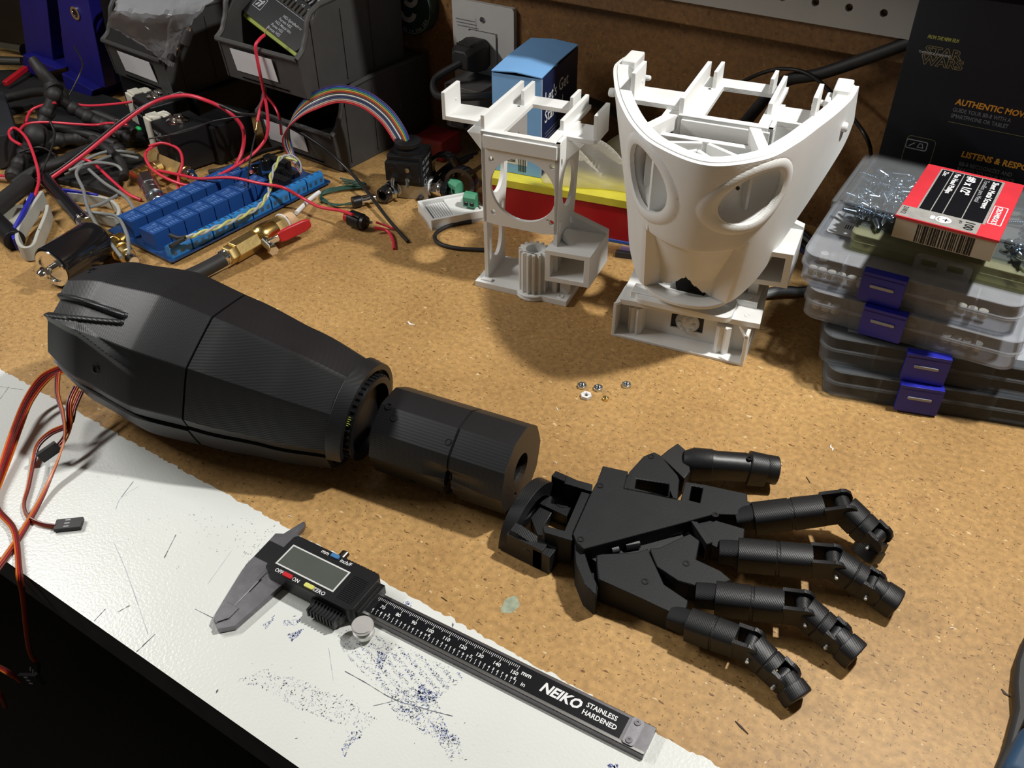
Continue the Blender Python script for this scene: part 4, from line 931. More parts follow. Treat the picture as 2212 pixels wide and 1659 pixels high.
b.prism([(x0_+2, z0_+1.8), (x0_+6, z0_+5.2), (x0_+6.2, z0_+4.6), (x0_+3, z0_+1.8)], -Y0+.05, -Y0+.15); b.prism([(x0_+8, z0_+1.8), (x0_+12.6, z0_+1.8), (x0_+11.4, z0_+5.2), (x0_+9.2, z0_+5.2)], -Y0+.05, -Y0+.15, [[(x0_+8.8, z0_+2.3), (x0_+9.5, z0_+4.7), (x0_+11.1, z0_+4.7), (x0_+11.8, z0_+2.3)]])
b.at(Matrix()); b.build('front_print', None, ty, smooth=0, world=True)
# ================================================================ BLUE CARTON
bx = thing('blue_carton', 'tall light blue and navy cardboard box standing behind the white bracket tower', 'cardboard box', (-420, 612, 41.5), .17)
BLC = mk('sky_blue_card', (.19, .41, .74), .5, var=.03); NVY = mk('navy_card', (.012, .02, .075), .45, var=.1)
b = MB().at(TR(0, 0, -41.5)).use(BLC).box(0, 0, 41.5, 45, .6, 128); b.box(0, .6, 41.5, .6, 86, 128); b.use(NVY).box(44.4, .6, 41.5, 45, 86, 128); b.use(BLC).box(.6, 85.4, 41.5, 44.4, 86, 128)
b.use(INKW).box(44.9, 0, 41.5, 45.05, .8, 128)
b.build('carton_body', None, bx, smooth=0)
b = MB().at(TR(0, 0, -41.5)).use(BLC).loft([[(0, y_, z_), (22, y_-.4, z_+1.8), (45, y_, z_-.4), (45, y_, z_-1.2), (22, y_-.4, z_+.9), (0, y_, z_-.8)] for y_, z_ in ((-.6, 130), (40, 131.4), (86, 130.5))]); b.build('lid_flap', None, bx, smooth=20)
b = MB().at(TR(0, 0, -41.5)).use(LBL).box(8, -.12, 50, 32, 0, 105); b.use(BLKP); z = 52; rb = random.Random(4)
while z < 78: w_ = rb.uniform(.4, 1.3); b.box(11, -.2, z, 21, -.1, z+w_); z += w_+rb.uniform(.5, 1.1)
for k in range(5): b.box(24+k*1.5, -.2, 44, 24.7+k*1.5, -.1, 80-k*3)
def rt(s_, y_, z_, sz, mat=INKW, bold=.01): b.use(mat).text(s_, sz, Matrix.Translation((45.1, y_, z_)) @ Matrix(((0, 0, 1, 0), (1, 0, 0, 0), (0, 1, 0, 0), (0, 0, 0, 1))), bold)
rt("Let's Get", 7, 104, 15); rt('Started', 7, 88, 15); b.use(INKW)
for z_ in (66, 58, 50): b.at(TR(0, 0, -41.5) @ YZ).prism(circle(9, z_, 2.6, 16), 45.05, 45.15); b.at(TR(0, 0, -41.5))
b.use(GRT)
for k in range(8): b.box(45.05, 8, 78-k*3, 45.15, 52-k % 3*9, 78.7-k*3)
b.build('printing', None, bx, smooth=0)
# ================================================================ TIN BOX, BAG
tn = thing('tin_box', 'red tin box with yellow rim and blue base lying between the two white prints', 'tin', (-424, 597, 0), .19)
TRD = mk('tin_red', (.36, .006, .012), .35, var=.08); TYL = mk('tin_yellow', (.62, .55, .05), .35, var=.08); TBL = mk('tin_blue', (.03, .10, .38), .35, var=.1)
b = MB().use(TRD).prism(rrect(0, 0, 152, 62, 6), 2.2, 34); b.build('tin_body', None, tn, smooth=40)
b = MB().use(TYL).prism(rrect(-.8, -.8, 152.8, 92.8, 6.5), 34, 41); b.build('tin_lid', None, tn, smooth=40, bevel=.8)
b = MB().use(TBL).prism(rrect(-1, -1, 153, 93, 6.5), 0, 2.8); b.build('base_rim', None, tn, smooth=40, bevel=.5)
def crumple(name, c, sx, sy, sz, mat, label, cat, seed=1, n=26, rz=0.):
    ra = random.Random(seed); vs = []; ph = [(ra.uniform(1, 3.5), ra.uniform(1, 3.5), ra.uniform(0, 6.3)) for _ in range(9)]
    b = MB().use(mat).at(TR(*c, rz))
    for i in range(n+1):
        for j in range(n+1):
            u, v = i/n*2-1, j/n*2-1; h = max(0, (1-u**4)*(1-v**4))*sz
            h *= .55+.45*abs(sum(math.sin(a*u*2.2+q*v*2.2+p_)*(.9 if k < 3 else .35) for k, (a, q, p_) in enumerate(ph)))/1.8
            vs.append((u*sx*(1+.06*math.sin(5*v+seed)), v*sy*(1+.06*math.sin(4*u+seed)), h+.3))
    fs = [(i*(n+1)+j, (i+1)*(n+1)+j, (i+1)*(n+1)+j+1, i*(n+1)+j+1) for i in range(n) for j in range(n)]
    b.add(vs, fs); o = b.build(name, None, smooth=24); md = o.modifiers.new('s', 'SOLIDIFY'); md.thickness = .25*S; return tag(o, label, cat)
BAG = clear('bag_film', (.92, .90, .86), .10, .06)
crumple('clear_plastic_bag', (-330, 655, 42), 52, 30, 26, BAG, 'crumpled clear plastic bag on the red tin beside the skull print', 'plastic bag', 4, 34, .3)
q = P(1365, 555); b = MB().use(mk('purple_card', (.30, .22, .42), .6)).at(TR(q.x, q.y+8, 0, .3)).box(-14, -7, 0, 14, 7, .6).use(CRD).box(-16, -12, 0, -2, -7, 5); tag(b.build('purple_ticket', None, smooth=0), 'purple printed paper under the blue edge of the tin', 'paper')
q = P(1340, 330, 45); b = MB().use(mk('pale_box', (.55, .55, .56), .5)).at(TR(q.x+12, q.y+8, 41.3, .5)).prism(rrect(-14, -9, 14, 9, 3), 0, 14); tag(b.build('small_white_case', None, smooth=30, bevel=1), 'small pale plastic case on the tin against the skull print', 'plastic case')
# ================================================================ OUTLET ON THE WALL
op = thing('wall_outlet', 'white wall outlet plate with a single square receptacle on the brown wall', 'wall outlet', (-513, 739, 80))
PLT = mk('outlet_plate', (.50, .49, .47), .4, var=.04)
b = MB().at(XZ).use(PLT).prism(rrect(-549, 25, -477, 139, 3), -739.5, -734, [[(-530, 60), (-496, 60), (-496, 113), (-530, 113)][::-1]]); b.build('cover_plate', None, op, smooth=30, bevel=1.6, world=True)
b = MB().at(XZ).use(PLT).prism(rrect(-529, 61, -497, 112, 1.5), -739, -732.2); b.build('receptacle', None, op, smooth=30, bevel=.6, world=True)
b = MB().use(CHR).lathe((-513, 734.2, 124), (0, -1, 0), [(3, 0), (3, .8), (2.3, 1.4), (.1, 1.5)], 16); b.use(BLKP).box(-515.6, 732.6, 123.6, -510.4, 732.75, 124.4); b.build('plate_screw', None, op, world=True)
b = MB().use(GRT)
for k in range(3): b.box(-545+k, 733.9, 120-k*3, -522+k*2, 734, 121-k*3)
b.box(-521, 733.9, 113, -520.6, 734, 124); b.build('fine_print', None, op, smooth=0, world=True)
pg = thing('power_plug', 'black moulded power plug pushed into the wall outlet', 'plug', (-517, 732, 98))
b = MB().use(RUB); c_ = (-516, 0, 95)
b.loft([[(-516+sx*w_, y_, 95+sz*h_) for sx, sz in ((-1, -1), (1, -1), (1, .6), (.6, 1), (-.6, 1), (-1, .6))] for y_, w_, h_ in ((731.8, 13, 12), (722, 15, 14), (706, 14, 12), (698, 9, 8))]); b.build('plug_body', None, pg, smooth=30, bevel=1, world=True)
b = MB().use(RUB)
for k in range(4): b.box(-524, 705+k*4, 107-k*.1, -508, 706.6+k*4, 108.6)
b.build('grip_ridges', None, pg, smooth=0, world=True)
def wire(name, pts, r, mat, label, cat='wire', group=None, sub=8, n=8):
    return tag(MB().use(mat).tube(pts, r, n, sub).build(name, None, smooth=60), label, cat, group)
MB().use(RUB).tube([(-516, 700, 92), (-532, 680, 80), (-520, 664, 72), (-495, 660, 76), (-470, 672, 78), (-448, 716, 74), (-412, 730, 72), (-360, 730, 64), (-330, 726, 40), (-322, 718, 12), (-318, 712, 4)], 3.6, 10, 8).build('cord', None, pg, world=True)
ad = thing('power_adapter', 'grey cube power adapter hanging below the black plug behind the bracket tower', 'power adapter', (-505, 700, 40))
b = MB().use(mk('adapter_grey', (.10, .095, .09), .5, var=.08)).prism(rrect(-532, 690, -488, 732, 5), 30, 72); b.build('adapter_body', None, ad, smooth=40, bevel=2, world=True)
b = MB().use(RUB).box(-520, 684, 34, -504, 692, 52); b.build('adapter_socket', None, ad, smooth=0, bevel=1, world=True)
# round green badge
bc = PY(893, 8, 735); bd = thing('round_badge', 'dark green round badge with white lettering on the wall above the grey bins', 'badge', (bc.x, 735, bc.z))
GRN2 = mk('dark_green_print', (.012, .035, .03), .4); b = MB().at(XZ).use(GRN2).prism(circle(bc.x, bc.z, 29, 40), -739, -727); b.build('badge_disc', None, bd, smooth=40, bevel=1, world=True)
b = MB().at(XZ).use(INKG); F0, F1 = -727, -726.8
b.prism(circle(bc.x, bc.z, 27, 40), F0, F1, [circle(bc.x, bc.z, 26.5, 40)[::-1]])
def arc(cx_, cz_, r0, r1, a0, a1, n=12): return [(cx_+r1*math.cos(rad(a0+(a1-a0)*i/n)), cz_+r1*math.sin(rad(a0+(a1-a0)*i/n))) for i in range(n+1)]+[(cx_+r0*math.cos(rad(a1+(a0-a1)*i/n)), cz_+r0*math.sin(rad(a1+(a0-a1)*i/n))) for i in range(n+1)]
b.prism(arc(bc.x-2, bc.z-5, 6.5, 11.5, 190, 350), F0, F1); b.prism(arc(bc.x+2, bc.z+9, 5.5, 10.5, 195, 380), F0, F1); b.prism(rrect(bc.x-7, bc.z+3, bc.x-4.5, bc.z+9, 1), F0, F1)
b.at(Matrix()); tx = 'Made in the USA'
for k, ch in enumerate(tx):
    a = rad(235+k*6.6); b.text(ch, 4.6, Matrix.Translation((bc.x+25.5*math.cos(a), 726.8, bc.z+25.5*math.sin(a))) @ XZ @ Matrix.Rotation(a+math.pi/2, 4, 'Z'), .02)
b.build('badge_print', None, bd, smooth=0, world=True)
# cables behind the skull print
wire('black_cable', [PY(1975, 88, 722), PY(1860, 130, 722), PY(1770, 160, 720), PY(1690, 178, 715), PY(1630, 240, 690), PY(1570, 320, 660), P(1530, 400, 8), P(1500, 430, 5)], 5, RUB, 'thick black cable hanging along the wall behind the skull print', 'cable')
wire('thin_cable', [PY(1570, 195, 700), PY(1640, 160, 712), PY(1700, 149, 715), PY(1760, 168, 712), PY(1830, 240, 705), PY(1880, 320, 690), P(1870, 400, 6)], 1.6, BLKW, 'thin dark cable arching on the wall above the skull print', 'cable')
rc = random.Random(21)
for k, (mt, nm) in enumerate(((RUB, 'black'), (GRYW, 'grey'), (BLKW, 'thin black'), (mk('blue_cable', (.03, .05, .16), .4), 'dark blue'), (RUB, 'lower black'), (GRYW, 'lower grey'))):
    o_ = k*13; wire('tangled_cable', [P(1600-k*9, 430+o_, 4), P(1690, 470+o_, 12+k), P(1745, 510+o_*1.05, 7), P(1790, 560+o_*.8, 5), P(1850, 540+o_, 3)] if k < 4 else [P(1640, 600+k*8, 3), P(1690, 600+k*6, 6), P(1740, 605+k*5, 4), P(1800, 590+k*4, 3)], 2.2+.5*(k % 3), mt, nm+' cable in the tangle between the skull print and the organizer stack', 'cable')
# ================================================================ GREY BINS
def bin_(loc, rz, label, W_=108, D_=140, H_=78, lip=40, lab=(18, 74)):
    t = thing('grey_stack_bin', label, 'storage bin', loc, rz, 'grey stacking bins')
    prof = [(10, 0), (D_, 0), (D_+3, H_), (34, H_), (12, lip+14), (6, lip+3), (0, lip), (4, 3)]
    b = MB().at(YZ).use(GRY); b.prism(prof, 0, 2.6); b.prism(prof, W_-2.6, W_); b.at(Matrix())
    b.box(2, 10, 0, W_-2, D_, 2.6); b.box(2, D_-2, 0, W_-2, D_+1, H_); b.loft([[(2, 5, 2), (2, 8, 2), (2, 4, lip), (2, 1, lip)], [(W_-2, 5, 2), (W_-2, 8, 2), (W_-2, 4, lip), (W_-2, 1, lip)]])
    b.box(22, 3, lip-34 if lip > 36 else 4, W_-22, 6, 6); b.build('bin_body', None, t, smooth=0, bevel=.8)
    b = MB().use(GRY)
    for x_ in (-1.5, W_-3.5): b.tube([(x_+2.5, -1, lip), (x_+2.5, 8, lip+6), (x_+2.5, 14, lip+16), (x_+2.5, 34, H_+.5), (x_+2.5, D_, H_+.5)], 2.6, 8, 4)
    b.tube([(1, -1, lip), (W_-1, -1, lip)], 2.4, 8, 1); b.build('rolled_rim', None, t, smooth=40)
    for k in range(3): MB().use(GRY).box(W_-.5, 20+k*38, 6, W_+1.2, 22+k*38, H_-8).build('side_rib', None, t, smooth=0)
    b = MB().use(LBL).loft([[(lab[0], 3.2-.02, 12), (lab[0], 2.7, 12), (lab[0], -1.2, lip-6), (lab[0], -.7, lip-6)], [(lab[1], 3.2, 12), (lab[1], 2.7, 12), (lab[1], -1.2, lip-6), (lab[1], -.7, lip-6)]])
    b.build('label_card', None, t, smooth=0, label='blank white label card'); return t
bin_((-700, 598, 0), -.06, 'lower grey stacking bin standing on the bench under the drill case bin', lip=40, lab=(10, 66))
bin_((-706, 572, 79), -.04, 'upper grey stacking bin holding the drill bit case')
bin_((-900, 580, 42), -.10, 'left grey stacking bin with a clear bag hanging over its front', lab=(26, 84))
blk = MB().use(BLKP).box(-905, 590, 0, -780, 720, 41); tag(blk.build('black_power_supply', None, smooth=0, bevel=1.5), 'black box under the left grey bin', 'box')
# drill case
A_ = PY(523, 22, 604); B_ = PY(640, 112, 590); U_ = PY(590, -60, 640); DM = frame(A_, B_-A_, U_-A_); Ld = (B_-A_).length
dc = thing('drill_case', 'black and yellow-green drill bit case tilted in the upper grey bin', 'drill set', A_)
LIM = mk('lime_plastic', (.30, .36, .035), .4, var=.08)
b = MB().at(DM).use(BLKP).prism(rrect(0, 0, Ld, 62, 3), -7, 0); b.build('case_panel', None, dc, world=True, smooth=30)
b = MB().at(DM).use(LIM).prism(rrect(-3, -3, Ld+3, 64, 5), -9, -5, [rrect(1, 1, Ld-1, 60, 3)[::-1]]); b.build('case_frame', None, dc, world=True, smooth=30, bevel=.5)
b = MB().at(DM).use(INKG)
for k, s_ in enumerate(('HSS-Spiralbohrer', 'Forets HSS', 'HSS Metal bits', 'Punte HSS', 'Brocas HSS')): b.text(s_, 4.0, Matrix.Translation((Ld*.52-k*1.5, 18-k*4.2, .15)), .005)
b.prism([(5, 10), (17, 10), (17, 22), (5, 22)], .05, .12, [[(5.5, 10.5), (5.5, 21.5), (16.5, 21.5), (16.5, 10.5)]]); b.prism([(7, 12), (9, 12), (11, 16), (9, 16)], .05, .12); b.prism([(11, 12), (13, 12), (15, 20), (13, 20)], .05, .12); b.prism([(6.5, 17), (15, 17), (15, 18.4), (6.5, 18.4)], .05, .12)
b.box(0, 27, .05, Ld, 27.4, .15)
for k, s_ in enumerate(('2', '2.5', '3', '3.5', '4', '4.5', '4.8', '5')): b.text(s_, 3.4, Matrix.Translation((4+k*(Ld-8)/8, 37, .15)), .005)
b.build('case_print', None, dc, world=True, smooth=0)
for k in range(14):
    b = MB().at(DM).use(CHR); x_ = 4+k*(Ld-8)/13.5; r_ = .8+.07*k; b.cyl((x_, 29, 1.2), (x_, 36, 1.2), r_, n=10); b.build('drill_shank', None, dc, world=True)
    b = MB().at(DM).use(STL if k % 3 else CHR)
    for j in range(6): b.cyl((x_-.3+(.8 if j % 2 else -.2), 42+j*3.2, 1.5), (x_+(.2 if j % 2 else 1.0), 46+j*3.2, 1.7), r_*.9, n=8)
    b.build('drill_bit', None, dc, world=True)
# bag over the left bin
b = MB().use(clear('bag_film_grey', (.55, .57, .60), .30, .08)); pts = [[P(258, -20, 150), P(330, -30, 152), P(400, -20, 150), P(470, -10, 148)], [P(245, 20, 145), P(300, 30, 140), P(370, 30, 138), P(430, 30, 135)], [P(232, 50, 125), P(290, 70, 118), P(345, 80, 112), P(400, 70, 118)], [P(258, 68, 112), P(300, 92, 104), P(345, 112, 96), P(385, 100, 104)], [P(300, 92, 102), P(330, 112, 94), P(355, 135, 84), P(375, 145, 80)]]
rows = [smooth(r_, 8) for r_ in pts]; colsn = len(rows[0]); fullg = [smooth([rows[i][j] for i in range(5)], 6) for j in range(colsn)]
rb2 = random.Random(2); b.loft([[q+Vector((rb2.uniform(-.8, .8), rb2.uniform(-.8, .8), rb2.uniform(-1.2, 1.2))) for q in g_] for g_ in fullg], False, False)
o = b.build('clear_zip_bag', None, smooth=25); tag(o, 'clear zip bag draped over the front of the left grey bin', 'plastic bag')
for k, (px, r_, l_) in enumerate((((388, 45, 120), 7, 16), ((370, 130, 88), 5, 10), ((398, 95, 110), 5, 12))):
    q = P(*px); b = MB().use(RUB).cyl(q, q+Vector((4, 6, l_)), r_, n=16); b.use(CHR).cyl(q+Vector((4, 6, l_)), q+Vector((4.4, 6.6, l_+2)), r_*.6, n=16)
    tag(b.build('metal_capped_fitting', None, smooth=40), ('black capped fitting under the clear bag in the left grey bin', 'small fitting low at the front right corner of the left grey bin', 'small dark fitting halfway up the right side of the left grey bin')[k], 'fitting')
# ================================================================ BLUE STAND
YS = 600.
def slabY(b, px, y0, d):
    pts_ = [PY(a, c_, y0) for a, c_ in px]; b.at(XZ).prism([(q.x, q.z) for q in pts_][::-1], -(y0+d), -y0).at(Matrix())
bs = thing('blue_stand', 'dark blue plastic stand with two upright legs at the upper left', 'stand', (-1000, 600, 40))
for nm, px_, foot in (('upright', [(36, -40), (96, -40), (116, 145), (60, 150)], [(48, 118), (128, 150), (80, 165), (50, 150)]), ('upright', [(118, -40), (182, -40), (228, 190), (145, 178)], [(132, 158), (200, 196), (192, 232), (145, 205)])):
    b = MB().use(BLUD); slabY(b, px_, 596, 15); b.build(nm, None, bs, smooth=0, bevel=1.2, world=True)
    b = MB().use(BLUD); slabY(b, foot, 584, 50); b.build('foot', None, bs, smooth=0, bevel=1, world=True)
q = PY(164, 28, 596); b = MB().use(CHR).lathe(q, (0, -1, 0), [(7.2, 0), (7.2, 1.5), (4.6, 1.5), (4.2, .2)], 24); b.use(BLKP).cyl(q-Vector((0, .2, 0)), q-Vector((0, .8, 0)), 4.3, n=20); b.build('pivot_bolt', None, bs, world=True)
q = PY(131, 95, 640); tag(MB().use(mk('grey_strip', (.38, .37, .45), .5)).at(frame(q, (.3, 0, -1), (1, 0, .3))).box(-14, -2, -1, 17, 2, 1).build('grey_strip', None, smooth=0), 'thin pale grey strip standing between the blue uprights', 'strip')
q = PY(129, 72, 638); tag(MB().use(REDP).at(frame(q, (.3, 0, -1), (1, 0, .3))).box(-4, -2.5, -1, 5, 2.5, 1).build('red_tip', None, smooth=0), 'small red piece above the grey strip between the blue uprights', 'strip')
# dark backdrop clutter: long black case along the wall at far left
tag(MB().use(mk('black_case', (.010, .009, .010), .5, var=.3, vs=20)).box(-1500, 655, 0, -912, 735, 230).build('black_tool_case', None, smooth=0, bevel=4), 'large black tool case along the wall at the far left behind the blue stand', 'case')
b = MB().use(mk('dark_red', (.25, .01, .012), .5)).box(-555, 668, 0, -520, 700, 22); tag(b.build('dark_red_box', None, smooth=0, bevel=2), 'small dark red box behind the black valve coil, under the wall outlet', 'box')
# pneumatic cylinder bits and papers at the left
for k, (px_, z_, lab, col) in enumerate((([(-40, 295), (38, 282), (46, 310), (30, 345), (-40, 360)], 6, 'grey-green card under the black clutter at the left edge', (.36, .37, .33)), ([(-40, 450), (60, 440), (68, 470), (48, 508), (35, 520), (-40, 470)], 4, 'pale plastic plate at the left edge beside the grey straps', (.50, .50, .42)), ([(55, 425), (75, 425), (85, 440), (60, 450)], 9, 'small pale chip between the red wire and the black rod', (.5, .5, .45)))):
    b = MB().use(mk('pale_card_%s' % 'abc'[k], col, .6, var=.06)); q = [P(a, c_, z_) for a, c_ in px_]; b.prism([(v.x, v.y) for v in q], 1, z_); tag(b.build('pale_card', None, smooth=0), lab, 'card')
b = MB().use(mk('slate_plastic', (.022, .024, .03), .5)); q = [P(-30, 200, 34), P(8, 196, 34), P(32, 275, 34), P(28, 288, 34), P(-30, 300, 34)]; b.prism([(v.x, v.y) for v in q], 2, 34); tag(b.build('slate_box', None, smooth=0, bevel=1), 'dark slate grey box cut by the left edge of the photo', 'box')
q0 = P(0, 52+55, 30); b = MB().use(mk('aged_chrome', (.45, .44, .36), .25, 1.)); b.cyl(P(-30, 95, 30), P(52, 108, 30), 7, n=20); tag(b.build('metal_rod', None), 'shiny metal rod poking in at the left edge beside the blue stand', 'rod')
b = MB().use(mk('aged_chrome_2', (.30, .31, .30), .3, 1.)); b.cyl(P(-30, 130, 20), P(48, 132, 20), 5, n=16); tag(b.build('metal_rod', None), 'duller metal rod below the shiny rod at the left edge', 'rod')
b = MB().use(REDP).at(frame(P(35, 163, 16), P(55, 145, 20)-P(8, 180, 16), (0, 0, 1))).box(-22, -3, -3, 20, 3, 3); tag(b.build('red_lever', None, bevel=1), 'red lever at the left edge below the metal rods', 'lever')
# flexible tripod
ft_ = thing('flexible_tripod', 'black ball-jointed flexible tripod tangled among the wires at the left', 'tripod', P(110, 230, 0))
def balls(path, r_, nm='leg'):
    q = smooth([P(*k) for k in path], 10); b = MB().use(RUB); b.tube(path and [P(*k) for k in path], r_*.72, 10, 5); acc = 0; last = q[0]; b.ball(q[0], r_, 14)
    for v in q[1:]:
        acc += (v-last).length; last = v
        if acc > r_*1.9: b.ball(v, r_*(1 if len(b.f) % 2 else .93), 14); acc = 0
    b.build(nm, None, ft_, world=True, smooth=60)
balls([(118, 205, 55), (95, 260, 34), (70, 300, 22), (45, 350, 14), (25, 385, 10)], 8.5)
balls([(122, 210, 50), (175, 245, 34), (225, 270, 22), (285, 300, 14)], 8)
balls([(90, 310, 20), (150, 300, 18), (215, 305, 14), (262, 330, 12)], 8)
MB().use(RUB).ball(P(122, 205, 50), 12, 18).build('tripod_head', None, ft_, world=True); MB().use(RUB).ball(P(80, 295, 26), 13, 18).build('tripod_joint', None, ft_, world=True)
b = MB().use(RUB).tube([P(70, 128, 85), P(90, 155, 75), P(108, 178, 64), P(118, 195, 58)], [4.5, 9], 12, 5); b.build('cable_boot', None, ft_, world=True)
MAT_ = mk('black_mat', (.010, .010, .010), .7, var=.4, vs=25, bump=(90, .4, 2))  # flat black mats, added to darken the bench under the left clutter
def mat_(px, z_, label):
    q = [P(a, c_, z_) for a, c_ in px]; b = MB().use(MAT_); b.prism([(v.x, v.y) for v in q], .3, z_); tag(b.build('black_flat_piece', None, smooth=0, bevel=1.5), label, 'pouch')
mat_([(-80, 150), (60, 150), (150, 180), (260, 215), (300, 250), (318, 306), (200, 310), (122, 306), (84, 262), (70, 222), (28, 236), (10, 250), (-80, 250)], 7, 'black mat added as dark fill under the tripod below the blue stand')
mat_([(66, 268), (110, 312), (118, 338), (190, 344), (300, 330), (325, 352), (262, 372), (250, 420), (196, 404), (150, 392), (95, 380), (40, 372), (48, 300)], 6, 'second black mat added as dark fill under the grey wires')
for k, (px_, r_, lb) in enumerate((([(60, 262, 22), (120, 275, 26), (190, 290, 22), (250, 312, 16)], 4.5, 'upper'), ([(30, 400, 12), (70, 372, 16), (130, 350, 18), (190, 322, 16), (250, 318, 12)], 5, 'lower'), ([(150, 225, 36), (195, 240, 32), (250, 262, 26), (290, 285, 20)], 4, 'hindmost'), ([(200, 300, 22), (232, 322, 20), (262, 352, 14), (268, 384, 10)], 4.5, 'rightmost'), ([(0, 215, 20), (45, 205, 26), (90, 198, 34), (130, 205, 40)], 5, 'leftmost'))):
    wire('black_hose', [P(*q_) for q_ in px_], r_, RUB, lb+' black hose of the dark tangle at the left', 'hose', 'black hoses in the tangle')
for k, px_ in enumerate(((252, 262, 34), (243, 280, 26), (205, 306, 20))):
    q = P(*px_); tag(MB().use(CHR).cyl(q, q+Vector((9, -5, -2)), 2.4, n=12).ball(q, 2.9, 10).build('metal_pin', None), ('bright metal pin tip nearest the rear white connector', 'bright metal pin tip left of the front white connector', 'bright metal pin low over the lower black hose')[k], 'pin')
def rod(name, a, c_, r0, r1, mat, label, cat='rod', ends=None):
    b = MB().use(mat).cyl(P(*a), P(*c_), r0, r1, 20)
    if ends: b.use(ends); d = (P(*c_)-P(*a)).normalized(); b.cyl(P(*c_), P(*c_)+d*2.5, r1*.9, n=20)
    return tag(b.build(name, None, bevel=.4), label, cat)
rod('black_tube', (98, 388, 12), (177, 475, 12), 6.5, 6.5, BLKG, 'glossy black tube lying diagonally above the black cylinder', 'tube', CHR)
rod('black_grip', (-30, 465, 14), (62, 392, 14), 8, 8, RUB, 'black rubber grip running in from the left edge', 'grip', None)
rod('black_strut', (-20, 470, 9), (32, 520, 8), 9, 9, BLKP, 'matt black strut at the left edge below the pale plate', 'rod')
# straps
def band(name, path, wd, th, mat, label, holes=0):
    q = smooth([P(*k) for k in path], 6); b = MB().use(mat); L_ = []
    for i, v in enumerate(q):
        d = (q[min(i+1, len(q)-1)]-q[max(i-1, 0)]); d.z = 0; d.normalize(); e = Vector((-d.y, d.x, 0))*th/2
        L_.append([v-e, v+e, v+e+Vector((0, 0, wd)), v-e+Vector((0, 0, wd))])
    b.loft(L_); o = b.build(name, None, smooth=40, bevel=.4)
    return tag(o, label, 'strap', 'perforated straps by the black cylinder')
STR = mk('grey_strap', (.42, .42, .38), .5, var=.08)
band('plastic_strap', [(100, 440, 8), (80, 470, 6), (52, 515, 2), (48, 545, 1), (62, 562, 1), (82, 556, 1), (92, 530, 1), (108, 490, 2), (112, 470, 3)], 13, 3, STR, 'pale grey strap bent in a loop left of the black cylinder')
band('plastic_strap', [(140, 432, 6), (190, 438, 4), (240, 448, 3), (262, 470, 2), (252, 488, 2), (215, 480, 2), (190, 472, 3)], 9, 3, STR, 'pale grey strap loop between the black tube and the relay board')
band('blue_strap', [(78, 440, 12), (58, 480, 10), (38, 520, 4), (40, 540, 2)], 11, 3, BLUP, 'dark blue strip wrapped outside the left grey strap'); band('blue_strap', [(138, 420, 12), (170, 424, 10), (215, 432, 8)], 6, 2, BLUP, 'dark blue strip above the right grey strap loop')
b = MB().use(BLKP)
for px_ in ((93, 487, 10), (88, 502, 10), (76, 520, 8), (70, 540, 8)): b.ball(P(*px_)+Vector((2.2, -1.6, 3)), 1.5, 8, (1, .6, 1))
tag(b.build('strap_holes', None), 'dark holes punched in the left grey strap', 'strap'); bpy.context.view_layer.update()
STRAP0 = bpy.data.objects['plastic_strap']; oo = bpy.data.objects['strap_holes']; oo.parent = STRAP0
for k_ in ('label', 'category'): del oo[k_]
oo.name = 'punched_holes'; oo['kind'] = 'stuff'
# ================================================================ BLACK CYLINDER WITH CHROME NUT
ca, cb2 = P(112, 580, 19), P(222, 512, 19); d = (cb2-ca).normalized()
pc = thing('black_cap_cylinder', 'glossy black cylinder with chrome end and domed nut beside the forearm elbow end', 'cylinder', (ca.x, ca.y, 0))
b = MB().use(BLKG).lathe(ca, d, [(15, 2), (17, 0), (18, 1), (18, 46), (16, 50), (10, 52)], 40); b.build('barrel', None, pc, world=True)
b = MB().use(CHR).lathe(ca+d*1.5, -d, [(15, 0), (16, 1.4), (15.6, 2.4), (12, 2.6), (11.4, .8), (.1, .8)], 40); b.build('chrome_ring', None, pc, world=True)
b = MB().use(CHR).cyl(ca-d*-1, ca-d*6, 3.2, n=16); b.lathe(ca-d*6, -d, [(5.2, 0), (5.2, 3)], 6, True); b.lathe(ca-d*9, -d, [(4.4, 0), (4.4, 1), (3.9, 3), (2.4, 4.6), (.1, 5)], 20); b.build('domed_nut', None, pc, world=True)
# ================================================================ BRASS FITTINGS
def hexb(b, a, c_, r_, mat): b.use(mat).lathe(a, (c_-a), [(r_*.94, 0), (r_, .8), (r_, (c_-a).length-.8), (r_*.94, (c_-a).length)], 6)
bv = thing('brass_ball_valve', 'brass ball valve with a red lever handle lying beside the blue relay board', 'valve', P(560, 525, 0))
V0, V1 = P(486, 556, 11), P(636, 470, 11); vd = (V1-V0).normalized(); VL = (V1-V0).length
b = MB(); hexb(b, V0+vd*2, V0+vd*9, 8.2, BRSD); b.use(CHR).lathe(V0-vd*3, vd, [(5, 0), (6.6, 1), (6.2, 2.4), (6.8, 3.4), (6.4, 5)], 24); b.build('hose_nut', None, bv, world=True, smooth=30)
b = MB(); hexb(b, V0+vd*9, V0+vd*VL*.42, 9.2, BRSD); b.build('hex_body', None, bv, world=True, smooth=30, bevel=.5)
b = MB().use(BRS).lathe(V0+vd*VL*.42, vd, [(8.6, 0), (9.2, .6), (8.4, 1.4), (9.2, 2.2), (8.4, 3), (9.4, 4), (10.4, 9), (9.6, VL*.26)], 30); b.build('valve_body', None, bv, world=True)
b = MB(); hexb(b, V0+vd*VL*.66, V0+vd*VL*.86, 8.6, BRSD); b.build('outlet_hex', None, bv, world=True, smooth=30)
